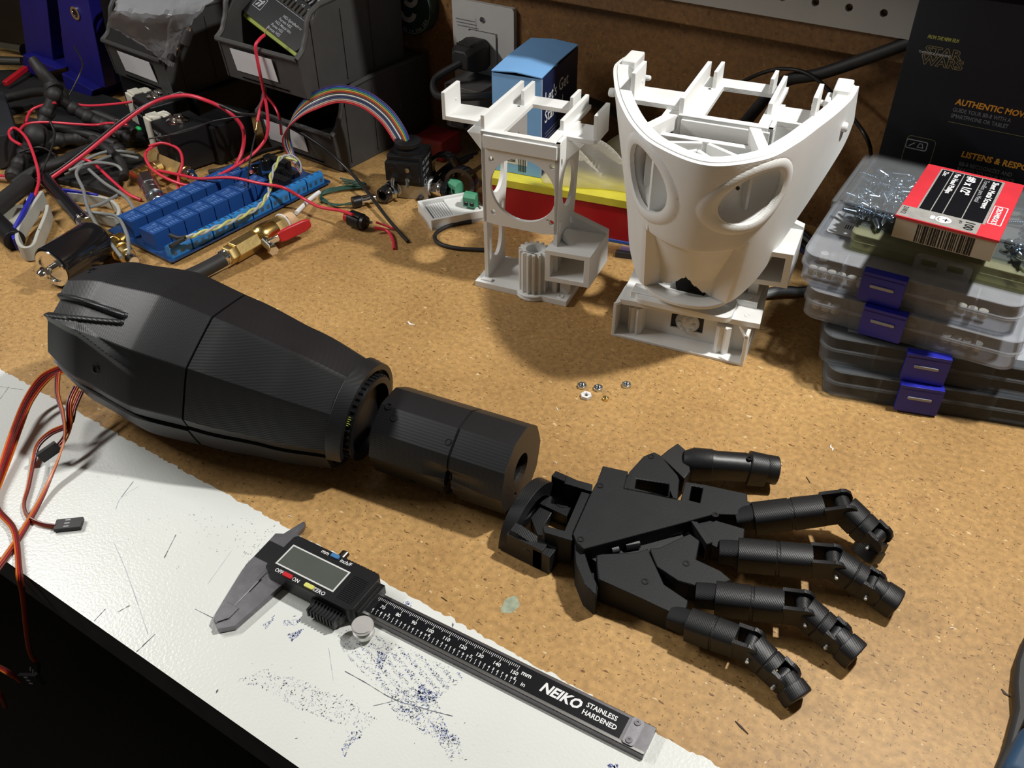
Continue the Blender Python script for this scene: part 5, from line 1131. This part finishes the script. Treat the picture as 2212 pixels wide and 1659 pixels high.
b = MB().use(mk('tan_ptfe', (.62, .42, .24), .6)).lathe(V0+vd*VL*.86, vd, [(6.6, 0), (7, .8), (6.6, 1.6), (7, 2.4), (6.6, 3.2), (7, 4), (6.6, 9), (5, 9.6)], 26); b.build('threaded_end', None, bv, world=True)
b = MB().use(INKW).lathe(V0+vd*VL*.82, vd, [(9.3, 0), (9.8, .6), (9.3, 1.4)], 24); b.build('cable_tie', None, bv, world=True)
hs = P(588, 537, 9); b = MB().use(CHR).cyl(V0+vd*VL*.52+Vector((4, -4, 0)), hs, 5, 4, 18); hexb(b, hs, hs+(hs-(V0+vd*VL*.52)).normalized()*4, 4.6, CHR); b.build('spindle_nut', None, bv, world=True, smooth=30)
ha, hb = P(588, 520, 13), P(668, 482, 17); hd = (hb-ha); M = frame(ha, hd, (0, 0, 1)); Lh = hd.length
b = MB().at(M).use(CHR).box(-5, -3, -1, 9, 3, 1); b.use(REDP).loft([[(x_, -h_, -1.6), (x_, h_, -1.6), (x_, h_, 1.6), (x_, -h_, 1.6)] for x_, h_ in ((6, 4.2), (12, 5.6), (Lh-6, 5.4), (Lh-1, 4.4), (Lh+1, 2.6))]); b.build('lever_handle', None, bv, world=True, smooth=30, bevel=1, label='red dipped lever handle')
b = MB().use(RUB).tube([P(370, 612, 9), P(430, 588, 9), P(486, 558, 10)], 6.2, 16, 4); b.build('hose', None, bv, world=True)
def fitting(name, a, c_, segs, label):
    A = P(*a); C_ = P(*c_); d = (C_-A).normalized(); L_ = (C_-A).length; b = MB()
    for t0, t1, r_, m, n in segs: b.use(m); b.lathe(A+d*L_*t0, d, [(r_*.9, 0), (r_, .6), (r_, L_*(t1-t0)-.6), (r_*.9, L_*(t1-t0))], n)
    return tag(b.build(name, None, smooth=30), label, 'fitting')
rg_ = [(i*.05, i*.05+.035, 8.5 if i % 2 else 7.8, BRS, 22) for i in range(0, 7)]
fitting('brass_fitting', (182, 480, 10), (290, 565, 10), [(0, .08, 7.5, CHR, 20), (.08, .55, 7.8, BRSD, 6), (.55, .62, 8.6, BRS, 24), (.63, .70, 8.8, BRS, 24), (.71, .78, 8.8, BRS, 24), (.79, .88, 7, BRSD, 20), (.88, 1., 4.5, CHR, 14)], 'brass fitting diagonal between black cylinder and relay board')
fitting('brass_fitting', (268, 515, 14), (225, 545, 12), [(0, .3, 6.5, BRS, 22), (.33, .6, 6.5, BRS, 22), (.63, 1, 6.5, BRS, 22)], 'ridged brass nipple crossing the diagonal brass fitting')
fitting('brass_fitting', (290, 385, 14), (345, 360, 14), [(0, .16, 8, BRS, 22), (.18, .45, 8, BRS, 22), (.47, .75, 8, BRS, 22), (.77, 1, 7, BRSD, 22)], 'ridged brass tee above the zinc air coupler')
fitting('air_coupler', (315, 385, 14), (347, 452, 9), [(0, .3, 8.8, ZNC, 6), (.3, .45, 7.6, ZNC, 24), (.46, .62, 8.4, ZNC, 24), (.63, .8, 6.6, ZNC, 24), (.8, .9, 5.2, ZNC, 20), (.9, 1, 3.6, ZNC, 18)], 'zinc air coupler below the brass tee, pointing at the relay board')
fitting('brass_bar', (335, 345, 12), (412, 378, 12), [(0, .8, 9, BRSD, 4), (.82, .9, 7, BRS, 20), (.91, 1.0, 6, CHR, 20), (1.02, 1.12, 3, CHR, 12)], 'dull brass manifold bar under the black solenoid coil')
# ================================================================ BLACK COILS
def coil(base, rz, label, sc_=1.):
    t = thing('solenoid_coil', label, 'solenoid', base, rz, 'black solenoid coils with white connectors')
    b = MB().use(BLKP).box(-19, -22, 2, 23, 20, 44); b.build('coil_body', None, t, bevel=1.5, smooth=0)
    b = MB().use(CHR).lathe((0, -2, 44), (0, 0, 1), [(10.5, 0), (11, .8), (9, 1.6), (7, 2), (6.8, 4.2), (5.4, 5.2), (4.6, 3), (2.2, 3), (2, 5), (.1, 5.4)], 30); b.build('top_nut', None, t)
    b = MB().use(NYL).box(-38, -21, 12, -19.2, 2, 43); b.box(-36, -19, 43, -19, -8, 45.5); b.box(-30, -5, 43, -19, 1, 45); b.build('connector', None, t, bevel=.8, smooth=0, label='white plug-in connector')
    b = MB().at(XZ).use(INKG); b.text('VALVE', 6, Matrix.Translation((-15, 33, 22.05)), .01); b.text('24V DC', 4, Matrix.Translation((-15, 26, 22.05)), .005); b.build('coil_print', None, t, smooth=0); return t
q = P(400, 310, 20); coil((q.x, q.y, 0), -.25, 'front black solenoid coil with white connector and shiny top nut behind the relay board'); q = P(355, 262, 20); coil((q.x-6, q.y+6, 0), -.25, 'rear black solenoid coil with white connector, half hidden by the front coil')
b = MB().use(BLKP).box(-742, 545, 0, -706, 596, 40); tag(b.build('black_relay_housing', None, bevel=2, smooth=0), 'plain black housing between the coils and the lower grey bin', 'housing')
q = P(300, 278, 16); tag(MB().use(mk('green_led', (.02, .45, .12), .15)).ball(q, 2.6, 12, (1.8, 1, 1)).build('green_led', None), 'small green LED left of the white connectors', 'led')
# ================================================================ RELAY BOARD
rbd = thing('relay_board', 'blue sixteen-relay circuit board with two rows of blue relays and screw terminals', 'circuit board', (-595, 388, 0), 1.505)
PCB = mk('blue_pcb', (.012, .05, .16), .3, var=.1); RLY = mk('relay_blue', (.014, .065, .24), .42, var=.05); RLT = mk('relay_print', (.07, .15, .36), .5); TRM = mk('terminal_blue', (.02, .20, .55), .4)
b = MB().use(PCB).prism(rrect(0, 0, 184, 91, 1), 3, 4.6); b.build('circuit_board', None, rbd, smooth=0)
rv = None
RLs = []
for row, w0_, l0 in ((0, 58, 6), (1, 24, 4)):
    for k in range(8):
        b = MB().use(RLY).box(0, 0, 0, 15.1, 19.5, 15.6)
        b.use(RLT)
        for j in range(4): b.box(2+j*2.9, 3, 15.6, 3.6+j*2.9, 8-j % 2, 15.66)
        b.box(2, 10.5, 15.6, 12, 11.5, 15.66); b.box(3, 13, 15.6, 9, 14.2, 15.66); b.box(10, 13, 15.6, 13, 16, 15.66)
        o = b.build('relay', None, rbd, smooth=0, bevel=.35); o.location = Vector((l0+k*15.9, w0_, 4.7))*S
for k in range(8):
    b = MB().use(TRM).prism([(0, 0), (8, 0), (8, 6), (6, 10), (1.5, 10), (0, 8)], 0, 1) if False else MB().use(TRM)
    b.at(YZ).prism([(1, 0), (9, 0), (9, 9), (7, 11), (2.5, 11), (1, 8)], 0, 20.6).at(Matrix()); b.use(mk('terminal_screw', (.08, .16, .30), .4, .6))
    for j in range(3): b.cyl((3.6+j*6.8, 5, 11), (3.6+j*6.8, 5, 11.15), 1.7, n=10); b.box(1.9+j*6.8, .9, 2, 5.2+j*6.8, 1.05, 6)
    o = b.build('screw_terminal', None, rbd, smooth=0, bevel=.2); o.location = Vector((3+k*22.0, 1, 4.7))*S
for k in range(3):
    b = MB().use(BLKP).box(0, 0, 0, 9, 26, 4); b.use(STL)
    for j in range(9): b.box(-.8, 1.5+j*2.7, 0, 0, 2.3+j*2.7, 2.4); b.box(9, 1.5+j*2.7, 0, 9.8, 2.3+j*2.7, 2.4)
    o = b.build('chip', None, rbd, smooth=0); o.location = Vector((137+k*14, 24+k*4, 4.7))*S
for k, (l_, w_) in enumerate(((150, 66), (165, 70), (140, 58))): MB().use(BLKP).cyl((l_, w_, 4.7), (l_, w_, 15), 4.6, n=18).use(CHR).cyl((l_, w_, 15), (l_, w_, 15.2), 4.2, n=18).build('capacitor', None, rbd, bevel=.3)
b = MB().use(BLKP).box(172, 50, 4.7, 180, 82, 13); b.build('pin_header', None, rbd, smooth=0)
# ================================================================ PNEUMATIC SOLENOID VALVE
sv = thing('solenoid_valve', 'black solenoid valve with two push-in air fittings standing left of the bracket tower', 'valve', (-508, 602, 0), .35)
b = MB().use(BLKP); b.prism(rrect(-17, -15, 17, 17, 2.5), 14, 42); b.box(-17, -20, 20, 15, -14, 38); b.build('coil_body', None, sv, smooth=30, bevel=.8)
b = MB().use(BLKP); b.lathe((0, 0, 42), (0, 0, 1), [(14, 0), (14, 3.5), (10.5, 4), (10.5, 6), (12.6, 6.6), (12.6, 10), (11, 11), (.1, 11)], 30); b.build('knurled_cap', None, sv)
b = MB().at(YZ).use(INKG)
for k, s_ in enumerate(('DC 24V 4.8W', 'IP65 100%', 'AC 220V', 'CE')): b.text(s_, 4.4 if k < 3 else 8, Matrix.Translation((-13, 35-k*6-(3 if k == 3 else 0), 17.1)), .005)
b.build('coil_print', None, sv, smooth=0)
for x_ in (-9, 5): b = MB().use(CHR); b.cyl((x_, -20, 24), (x_, -24, 24), 2.2, n=12); b.cyl((x_, -24, 24), (x_, -26, 18), 1.5, n=8); b.cyl((x_, -21, 33), (x_, -23, 33), 2.3, n=12); b.build('terminal_pin', None, sv)
b = MB().use(mk('valve_zinc', (.42, .41, .38), .4, .8, var=.12)); b.prism(rrect(-16, -14, 20, 10, 2), 0.5, 14); b.build('valve_block', None, sv, smooth=30, bevel=1)
for nm, p0, dr in (('left', (-12, -12, 9), Vector((-.35, -1, .0))), ('right', (20, -4, 9), Vector((1, -.15, .05)))):
    b = MB(); dr.normalize(); p0 = Vector(p0); b.use(INKW).lathe(p0, dr, [(7.6, 0), (7.9, 1), (7.4, 2)], 24); b.use(CHR).lathe(p0+dr*2, dr, [(8, 0), (8.4, .6), (8.4, 7), (8, 7.6)], 6); b.lathe(p0+dr*9.6, dr, [(7.6, 0), (7.9, 1), (7.6, 4)], 26); b.use(BLKG).lathe(p0+dr*13.4, dr, [(7, 0), (7.6, 1), (7.2, 5), (4.6, 5.6), (4.2, 1)], 26); b.build('push_in_fitting', None, sv, smooth=30)
# black rings behind
for k, (px_, r_) in enumerate((((997, 395), 15), ((960, 365), 16))):
    q = P(*px_, 16); b = MB().use(BLKG).lathe(q, (.25, -1, .15), [(r_-3.4, -6), (r_, -6), (r_+.4, 0), (r_, 6), (r_-3.4, 6)], 32, closed=True); tag(b.build('black_ring', None), ('black plastic ring standing behind the small white tray', 'black plastic cap ring right behind the solenoid valve')[k], 'ring', 'black rings by the solenoid valve')
# ================================================================ SMALL WHITE TRAY + TERMINALS
wt = thing('printed_tray', 'small white ribbed 3D-printed tray left of the bracket tower base', '3D print', (-480, 575, 0), -.61)
b = MB().use(WHTX); b.prism(rrect(0, 0, 40, 52, .5), 0, 3); rr3(b, 0, 0, 40, 52, 1, 0, 10, 3, False); b.box(3, 24, 3, 37, 49, 8)
for k in range(9): b.box(5, 4+k*2.2, 3, 37, 5.2+k*2.2, 7.2)
b.build('tray_body', None, wt, smooth=0, bevel=.3)
TGR = mk('terminal_green', (.07, .30, .17), .45, var=.08)
def term(px_, rz, label, z=10.2):
    q = P(*px_, z); t = thing('screw_terminal_block', label, 'terminal block', q, rz, 'green screw terminals')
    b = MB().at(YZ).use(TGR).prism([(-5, 0), (5, 0), (5, 8), (3, 12), (-2, 12), (-5, 9)], -6, 6); b.build('terminal_body', None, t, smooth=0, bevel=.3)
    for x_ in (-2.8, 2.8): b = MB().use(BLKP).box(x_-1.8, -5.15, 1.5, x_+1.8, -4.9, 5.5).use(CHR).box(x_-1.2, -5.3, 4.6, x_+1.2, -5, 5.4); b.build('wire_clamp', None, t, smooth=0)
term((1018, 443), .2, 'green screw terminal at the right end of the white tray'); term((985, 415), -.3, 'darker green terminal block behind the white tray', 8)
# ================================================================ BUTTON AND JACK
ba, bb = P(757, 470, 8), P(806, 488, 7); d = (bb-ba).normalized()
pbt = thing('push_button', 'black push button switch with red cap lying right of the ball valve', 'switch', (ba.x, ba.y, 0))
MB().use(BLKP).lathe(ba, d, [(6.4, 0), (7.2, .8), (7.2, 13), (6.2, 14), (6.2, 17), (5, 17.5)], 26).build('switch_body', None, pbt, world=True)
MB().use(REDP).cyl(ba, ba-d*5, 5, n=22).build('red_cap', None, pbt, world=True, bevel=.5)
MB().use(CHR).box(0, -1, -1, 5, 1, 1).build('lug', None, pbt).matrix_parent_inverse  # solder lug
bpy.data.objects['lug'].location = (ba+d*18+Vector((0, 2, 1))-Vector((ba.x, ba.y, 0)))*S; bpy.data.objects['lug'].name = 'solder_lug'
ja, jb = P(768, 436, 6), P(820, 424, 6); d = (jb-ja).normalized()
jk = thing('audio_jack', 'small black and metal jack plug lying behind the push button', 'jack', (ja.x, ja.y, 0))
MB().use(BLKP).cyl(ja-d*3, ja+d*5, 5.2, n=18).build('jack_body', None, jk, world=True, bevel=.4); MB().use(CHR).lathe(ja+d*5, d, [(5, 0), (4.2, 2), (4.2, 7), (3.4, 9), (3.4, 14), (2.4, 15)], 18).build('jack_barrel', None, jk, world=True)
# ================================================================ WIRES
def pw(name, px, r_, mat, label, grp=None, cat='wire'): return wire(name, [P(*k) for k in px], r_, mat, label, cat, grp)
GW = 'red wires of the tangle at the left'
def tip(o, a, b_):
    c = MB().use(COPP).cyl(P(*a), P(*b_), .45, n=6).build('stripped_end', None, smooth=40); c.parent = o
pw('red_wire', [(95, 396, 10), (180, 335, 28), (260, 270, 46), (330, 222, 62), (395, 206, 72), (445, 217, 70), (495, 243, 58), (525, 280, 40), (522, 330, 20), (497, 375, 8)], 1.9, REDW, 'thickest red wire arching over both solenoid coils', GW)
pw('black_wire', [(60, 388, 10), (110, 377, 14), (180, 327, 30), (260, 262, 48), (325, 222, 62), (390, 200, 71)], 1.5, BLKW, 'black wire running beside the thickest red wire')
pw('red_wire', [(-30, 378, 6), (40, 382, 8), (80, 384, 10), (110, 378, 12)], 1.5, REDW, 'straight red wire entering from the left edge', GW); pw('pink_wire', [(-30, 383, 5), (40, 387, 7), (80, 388, 9), (105, 383, 11)], 1.2, mk('pink_insulation', (.55, .28, .26), .4), 'pale pink wire beside the straight red wire at the left edge')
pw('red_wire', [(45, 313, 30), (24, 300, 32), (20, 284, 34), (34, 277, 36), (58, 300, 34), (76, 345, 26), (84, 385, 18), (78, 415, 16), (66, 440, 14), (48, 466, 12)], 1.5, REDW, 'red wire looped once at the left edge and ending by the grey strap', GW)
pw('red_wire', [(42, 282, 36), (58, 268, 36), (100, 264, 36), (160, 268, 34), (205, 270, 32), (235, 266, 30), (275, 270, 28)], 1.4, REDW, 'red wire running level across the tripod to the front white connector', GW)
pw('red_wire', [(56, 264, 38), (66, 240, 42), (90, 228, 46), (120, 222, 50)], 1.4, REDW, 'short red wire curving up to the tripod head', GW); pw('red_wire', [(145, 221, 44), (185, 228, 40), (235, 226, 38), (285, 220, 38)], 1.4, REDW, 'red wire from the tripod head to the rear white connector', GW)
pw('red_wire', [(172, 343, 20), (200, 352, 16), (240, 388, 10), (275, 418, 5), (305, 432, 2)], 1.5, REDW, 'red wire forking down over the grey wires towards the air coupler', GW)
pw('red_wire', [(322, 316, 30), (352, 309, 32), (385, 322, 30), (394, 350, 24), (386, 382, 16), (384, 420, 8), (372, 446, 4)], 1.4, REDW, 'red wire making the right half of the loop in front of the coil', GW)
o = wire('red_wire', [P(*k) for k in [(345, 310, 30), (322, 322, 28), (314, 340, 26), (332, 368, 20), (375, 392, 16), (420, 400, 14), (480, 375, 20), (535, 342, 28), (566, 312, 36)]]+[PY(578, 285, 556), PY(577, 240, 562), PY(568, 190, 566), PY(556, 130, 564), PY(552, 100, 564), PY(560, 86, 570), PY(571, 76, 578)], 1.5, REDW, 'long red wire rising from the relay board to the drill case', 'wire', GW)
c_ = MB().use(COPP).cyl(PY(571, 76, 578), PY(576, 60, 582), .5, n=6).build('stripped_end', None); c_.parent = o
pw('red_wire', [(330, 366, 14), (390, 378, 18), (430, 386, 22), (500, 384, 28), (560, 396, 28), (610, 405, 26), (650, 426, 14), (690, 447, 12), (735, 455, 15), (762, 464, 17)], 1.5, REDW, 'red wire crossing the relay board to the push button', GW)
o = pw('red_wire', [(570, 212, 70), (562, 235, 64), (556, 262, 56)], 1.5, REDW, 'short red wire branch hanging in front of the lower bin', GW); tip(o, (556, 262, 56), (553, 281, 50))
pw('red_wire', [(573, 205, 74), (592, 228, 64), (604, 255, 54), (608, 290, 30)], 1.4, REDW, 'red wire branch disappearing behind the ribbon cable', GW)
for k in range(5): pw('red_wire', [(345+k*7, 440-k*3, 2), (385+k*6, 415+k*4, 4), (425-k*5, 405+k*7, 5), (400+k*4, 440-k*6, 3), (360+k*5, 425+k*6, 2)], 1.3, REDW, 'red wire coiled on the bench left of the relay board', GW)
pw('black_wire', [(554, 280, 50), (545, 320, 40), (538, 360, 30), (536, 405, 24)], .8, BLKW, 'thin black wire dropping onto the far relays'); 
pw('black_wire', [(390, 200, 71), (470, 225, 66), (520, 245, 62), (575, 252, 58), (640, 282, 46), (705, 325, 28), (750, 365, 16), (790, 410, 10), (840, 475, 5), (881, 522, 1.5)], 1.6, BLKW, 'long black wire running past the ribbon cable to the open board'); 
pw('black_wire', [(320, 300, 46), (400, 285, 50), (460, 262, 55), (535, 250, 60)], .8, BLKW, 'thin black wire crossing in front of the coils'); pw('black_wire', [(108, 262, 44), (118, 290, 36), (110, 325, 28), (92, 368, 18), (80, 395, 12)], 1.2, BLKW, 'black wire hanging over the tripod'); pw('black_wire', [(40, 330, 24), (85, 318, 26), (120, 335, 22), (150, 360, 16), (172, 378, 12)], 1., BLKW, 'thin black wire crossing the looped red wire')
pw('black_wire', [(160, 100, 96), (178, 135, 88), (170, 165, 80), (150, 205, 66)], .8, BLKW, 'thin wire in front of the right blue upright')
GG = 'grey wires around the brass fittings'
for px_, lb in (([(150, 372, 14), (185, 345, 18), (235, 327, 20), (290, 330, 16)], 'grey wire arching highest towards the coils'), ([(140, 378, 12), (200, 352, 16), (250, 335, 18), (300, 342, 14)], 'grey wire just below the highest grey wire'), ([(150, 368, 18), (200, 352, 22), (250, 357, 18), (268, 376, 12)], 'grey wire ending in front of the brass tee'), ([(178, 356, 22), (165, 375, 20), (180, 410, 18), (188, 445, 16), (205, 480, 16), (235, 520, 20), (262, 556, 18)], 'grey wire crossing the black tube down to the forearm'), ([(192, 366, 20), (225, 395, 16), (270, 425, 14), (290, 455, 12), (295, 490, 8)], 'grey wire running down to the near end of the relay board'), ([(190, 458, 14), (225, 462, 14), (255, 470, 18), (275, 510, 18), (278, 550, 14)], 'grey wire looping right over the brass nipple'), ([(193, 448, 14), (220, 440, 12), (255, 421, 12)], 'short grey wire above the right strap loop')): pw('grey_wire', px_, 1.6, GRYW, lb, GG)
# twisted yellow pair
tp = smooth([P(*k) for k in [(640, 350, 24), (610, 338, 28), (588, 372, 26), (580, 415, 24), (560, 445, 18), (520, 468, 20), (470, 490, 24), (420, 508, 24), (395, 516, 22)]], 14)
def twist(q, ph, r_): 
    out = []
    for i, v in enumerate(q):
        d = (q[min(i+1, len(q)-1)]-q[max(i-1, 0)]).normalized(); s_ = d.cross(Vector((0, 0, 1))).normalized(); n = s_.cross(d); a = ph+i*.42; out.append(v+(s_*math.cos(a)+n*math.sin(a))*r_)
    return out
tw = thing('twisted_pair', 'yellow and grey twisted wire pair lying across the blue relays', 'wire', tp[0])
MB().use(mk('yellow_insulation', (.55, .56, .18), .4)).tube(twist(tp, 0, 1.1), 1.1, 8, 1).build('yellow_strand', None, tw, world=True); MB().use(mk('pale_insulation', (.42, .42, .42), .4)).tube(twist(tp, 3.14, 1.1), 1.0, 8, 1).build('grey_strand', None, tw, world=True)
MB().use(RUB).tube([P(402, 512, 25), P(385, 514, 25), P(368, 508, 25)], 1.8, 8, 4).build('heat_shrink', None, tw, world=True); MB().use(RUB).tube([P(398, 516, 25), P(382, 524, 24), P(368, 533, 24)], 1.8, 8, 4).build('heat_shrink', None, tw, world=True)
# ribbon cable
RC = [(.45, .015, .03), (.50, .16, .14), (.42, .36, .30), (.03, .05, .13), (.03, .04, .09), (.60, .60, .58), (.05, .05, .05), (.40, .04, .02), (.45, .30, .05), (.04, .22, .12), (.02, .06, .30), (.06, .03, .12)]
rp = smooth([P(*k) for k in [(652, 372, 16), (628, 330, 24), (618, 295, 40), (632, 258, 60), (672, 222, 78), (728, 203, 86), (785, 214, 82), (832, 248, 70), (862, 290, 56), (872, 312, 50)]], 8)
rbn = thing('ribbon_cable', 'rainbow ribbon cable arching from the relay board to the solenoid valve', 'ribbon cable', rp[0])
for k, c_ in enumerate(RC):
    q = []
    for i, v in enumerate(rp):
        d = (rp[min(i+1, len(rp)-1)]-rp[max(i-1, 0)]).normalized(); s_ = (RT.cross(d)).normalized(); t = i/(len(rp)-1); wdt = .35+1.0*min(1, t*2.2); ax = Vector((.25, .55, .8)); ax = (ax-d*ax.dot(d)).normalized(); q.append(v+ax*(k-5.5)*wdt)
    MB().use(mk('ribbon_%s' % 'abcdefghijkl'[k], c_, .45)).tube(q, .66, 6, 1).build('ribbon_strand', None, rbn, world=True)
for px_, m, lb in (([(650, 372, 16), (648, 350, 24), (630, 335, 28), (612, 338, 28)], INKG, 'pale wire curling from the pin header to the twisted pair'),): pw('pale_wire', px_, .8, m, lb)
pw('white_tube', [(690, 415, 8), (668, 432, 7), (640, 460, 9)], 2.0, INKW, 'short white tube between relay board and ball valve', None, 'tube')
DGR = mk('dark_green_insulation', (.02, .07, .05), .45)
for k in range(4): pw('green_wire', [(735+k*4, 385+k*5, 3+k), (790, 397+k*2, 4), (740, 403+k*2, 3), (700-k*2, 412+k*3, 2), (694+k*3, 432, 2), (722, 441+k, 3), (758, 441-k, 5)], .8, DGR, 'dark green wire of the twisted bundle leading to the jack', 'green wires of the jack')
pw('red_wire', [(812, 480, 8), (835, 488, 4), (858, 497, 1.2)], 1.0, REDW, 'thin red wire on the right side of the push button', 'red button wires'); pw('red_wire', [(808, 492, 6), (835, 498, 3), (848, 515, 1.5), (852, 538, 1)], 1.5, REDW, 'thicker red wire ending below the push button', 'red button wires')
pw('black_tubing', [(1018, 478, 1.8), (975, 486, 1.8), (942, 504, 1.8), (946, 524, 1.8), (985, 536, 1.8), (1048, 540, 1.8)], 1.8, RUB, 'black tubing bent in a hairpin below the white tray', None, 'tubing')
for k in range(3): pw('black_cable', [(1030-k*10, 330+k*8, 10), (975-k*6, 352+k*12, 14), (930+k*12, 390+k*4, 6), (905, 430, 3)], 1.8, RUB, ('upper', 'middle', 'lower')[k]+' black cable sagging behind the white tray', None, 'cable')
pw('black_cable', [(700, 215, 20), (640, 300, 6), (560, 330, 6), (500, 360, 5), (450, 372, 4)], 2.4, RUB, 'black cable lying at the foot of the lower grey bin', None, 'cable')
# ================================================================ SERVO CABLES
CO = [mk('orange_insulation', (.62, .16, .015), .35), mk('servo_red', (.42, .012, .02), .35), mk('servo_brown', (.13, .02, .012), .35)]
def servo(pts, label, plug=None, rev=False, tw_=0.):
    q = smooth(pts, 7); t = thing('servo_cable', label, 'servo cable', q[0], 0, 'orange, red and brown servo cables')
    for k in range(3):
        o_ = []
        for i, v in enumerate(q):
            d = (q[min(i+1, len(q)-1)]-q[max(i-1, 0)]).normalized(); s_ = d.cross(FW).normalized(); a = tw_*i/len(q); n = d.cross(s_)
            o_.append(v+(s_*math.cos(a)+n*math.sin(a))*((k-1)*1.35*(-1 if rev else 1)))
        MB().use(CO[k]).tube(o_, .72, 7, 1).build(('orange_wire', 'red_wire', 'brown_wire')[k], None, t, world=True)
    if plug:
        a, c_, roll = plug; a = Vector(a); c_ = Vector(c_); M = frame(a, c_-a, roll); L_ = (c_-a).length
        b = MB().at(M).use(BLKP).box(0, -3.9, -1.3, L_, 3.9, 1.3); b.use(INKG)
        for j in range(3): b.box(L_*.35, -2.9+j*2.5, 1.3, L_*.55, -1.9+j*2.5, 1.38)
        b.build('plug', None, t, world=True, smooth=0, bevel=.3)
    return t
yE = 117.
servo([P(135, 792, 30), P(90, 815, 22), P(55, 865, 16), (P(28, 930, 12)), P(5, 1000, 8), P(-10, 1060, 5), P(-5, 1100, 4), P(28, 1140, 4), P(38, 1190, 3), P(42, 1245, 2), PY(50, 1290, yE), PY(56, 1350, yE-1), PY(64, 1405, yE-1), PY(78, 1430, yE)], 'servo cable sweeping down the left edge and hanging over the bench edge', (PY(76, 1428, yE), PY(73, 1470, yE), (1, 0, 0)))
servo([P(150, 800, 26), P(110, 812, 18), P(70, 860, 11), P(45, 920, 8), P(20, 990, 5), P(-15, 1080, 3)], 'servo cable beside the sweeping one, leaving at the left edge', None, True)
servo([P(125, 806, 30), P(124, 850, 26), P(136, 895, 22), P(140, 940, 18), P(128, 985, 12), P(108, 1035, 6), P(85, 1085, 3), P(48, 1150, 2), P(15, 1200, 2), P(-15, 1240, 2)], 'servo cable twisting down past the loose black plug to the left edge', None, True, 2.6)
servo([P(175, 845, 24), P(160, 880, 20), P(150, 915, 16), P(110, 935, 10), P(82, 962, 6), P(72, 1000, 3), P(62, 1050, 2), P(52, 1090, 2), P(62, 1118, 2), P(90, 1132, 2), P(122, 1137, 2)], 'servo cable looping on the white board to a black plug', (P(120, 1136, 2.2), P(178, 1130, 2.2), P(150, 1100, 2)-P(150, 1136, 2)), False, .8)
servo([P(165, 835, 30), P(150, 870, 26), P(150, 915, 18), P(140, 945, 14), P(128, 962, 12)], 'short servo cable ending in the loose black plug near the forearm', (P(126, 962, 12), P(86, 990, 8), (0, 0, 1)), True)
servo([PY(-20, 1432, 100), PY(10, 1448, 100), PY(32, 1462, 102), PY(46, 1474, 104)], 'servo cable end in the dark below the bench edge', (PY(48, 1466, 104), PY(88, 1468, 104), (0, 0, 1)))
servo([PY(-20, 1480, 95), PY(0, 1500, 95), PY(12, 1528, 95)], 'lowest servo cable end at the left edge below the bench', None)
# dark cloth hanging below the bench
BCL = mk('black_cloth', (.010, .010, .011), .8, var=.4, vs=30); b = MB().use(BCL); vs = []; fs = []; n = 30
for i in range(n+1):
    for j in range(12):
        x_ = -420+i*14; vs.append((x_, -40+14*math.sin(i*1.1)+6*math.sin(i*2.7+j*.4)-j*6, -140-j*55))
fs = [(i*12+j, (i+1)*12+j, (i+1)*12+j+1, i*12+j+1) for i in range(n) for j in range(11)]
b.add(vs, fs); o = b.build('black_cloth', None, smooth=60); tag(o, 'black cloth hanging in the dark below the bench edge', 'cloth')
# chair edge at lower right: blue and black
b = MB().use(mk('dark_teal', (.01, .045, .10), .6)); 
q1, q2, q3, q4 = P(2165, 1659, 20), P(2212, 1560, 20), P(2320, 1560, 20), P(2320, 1720, 20); b.prism([(v.x, v.y) for v in (q1, q2, q3, q4)], .5, 20); tag(b.build('blue_case', None, smooth=30, bevel=4), 'blurred dark blue object cut by the lower right corner', 'case')
b = MB().use(RUB); q = [P(*k) for k in ((2140, 1690, 8), (2175, 1600, 8), (2196, 1520, 8), (2193, 1470, 8), (2198, 1420, 8), (2216, 1370, 8), (2240, 1330, 8), (2330, 1330, 8), (2330, 1540, 8), (2215, 1555, 8), (2160, 1680, 8))]; b.prism([(v.x, v.y) for v in q], .5, 8); tag(b.build('black_flat_piece', None, smooth=30, bevel=2), 'black flat edge of an object at the right border beside the blue corner', 'pouch')
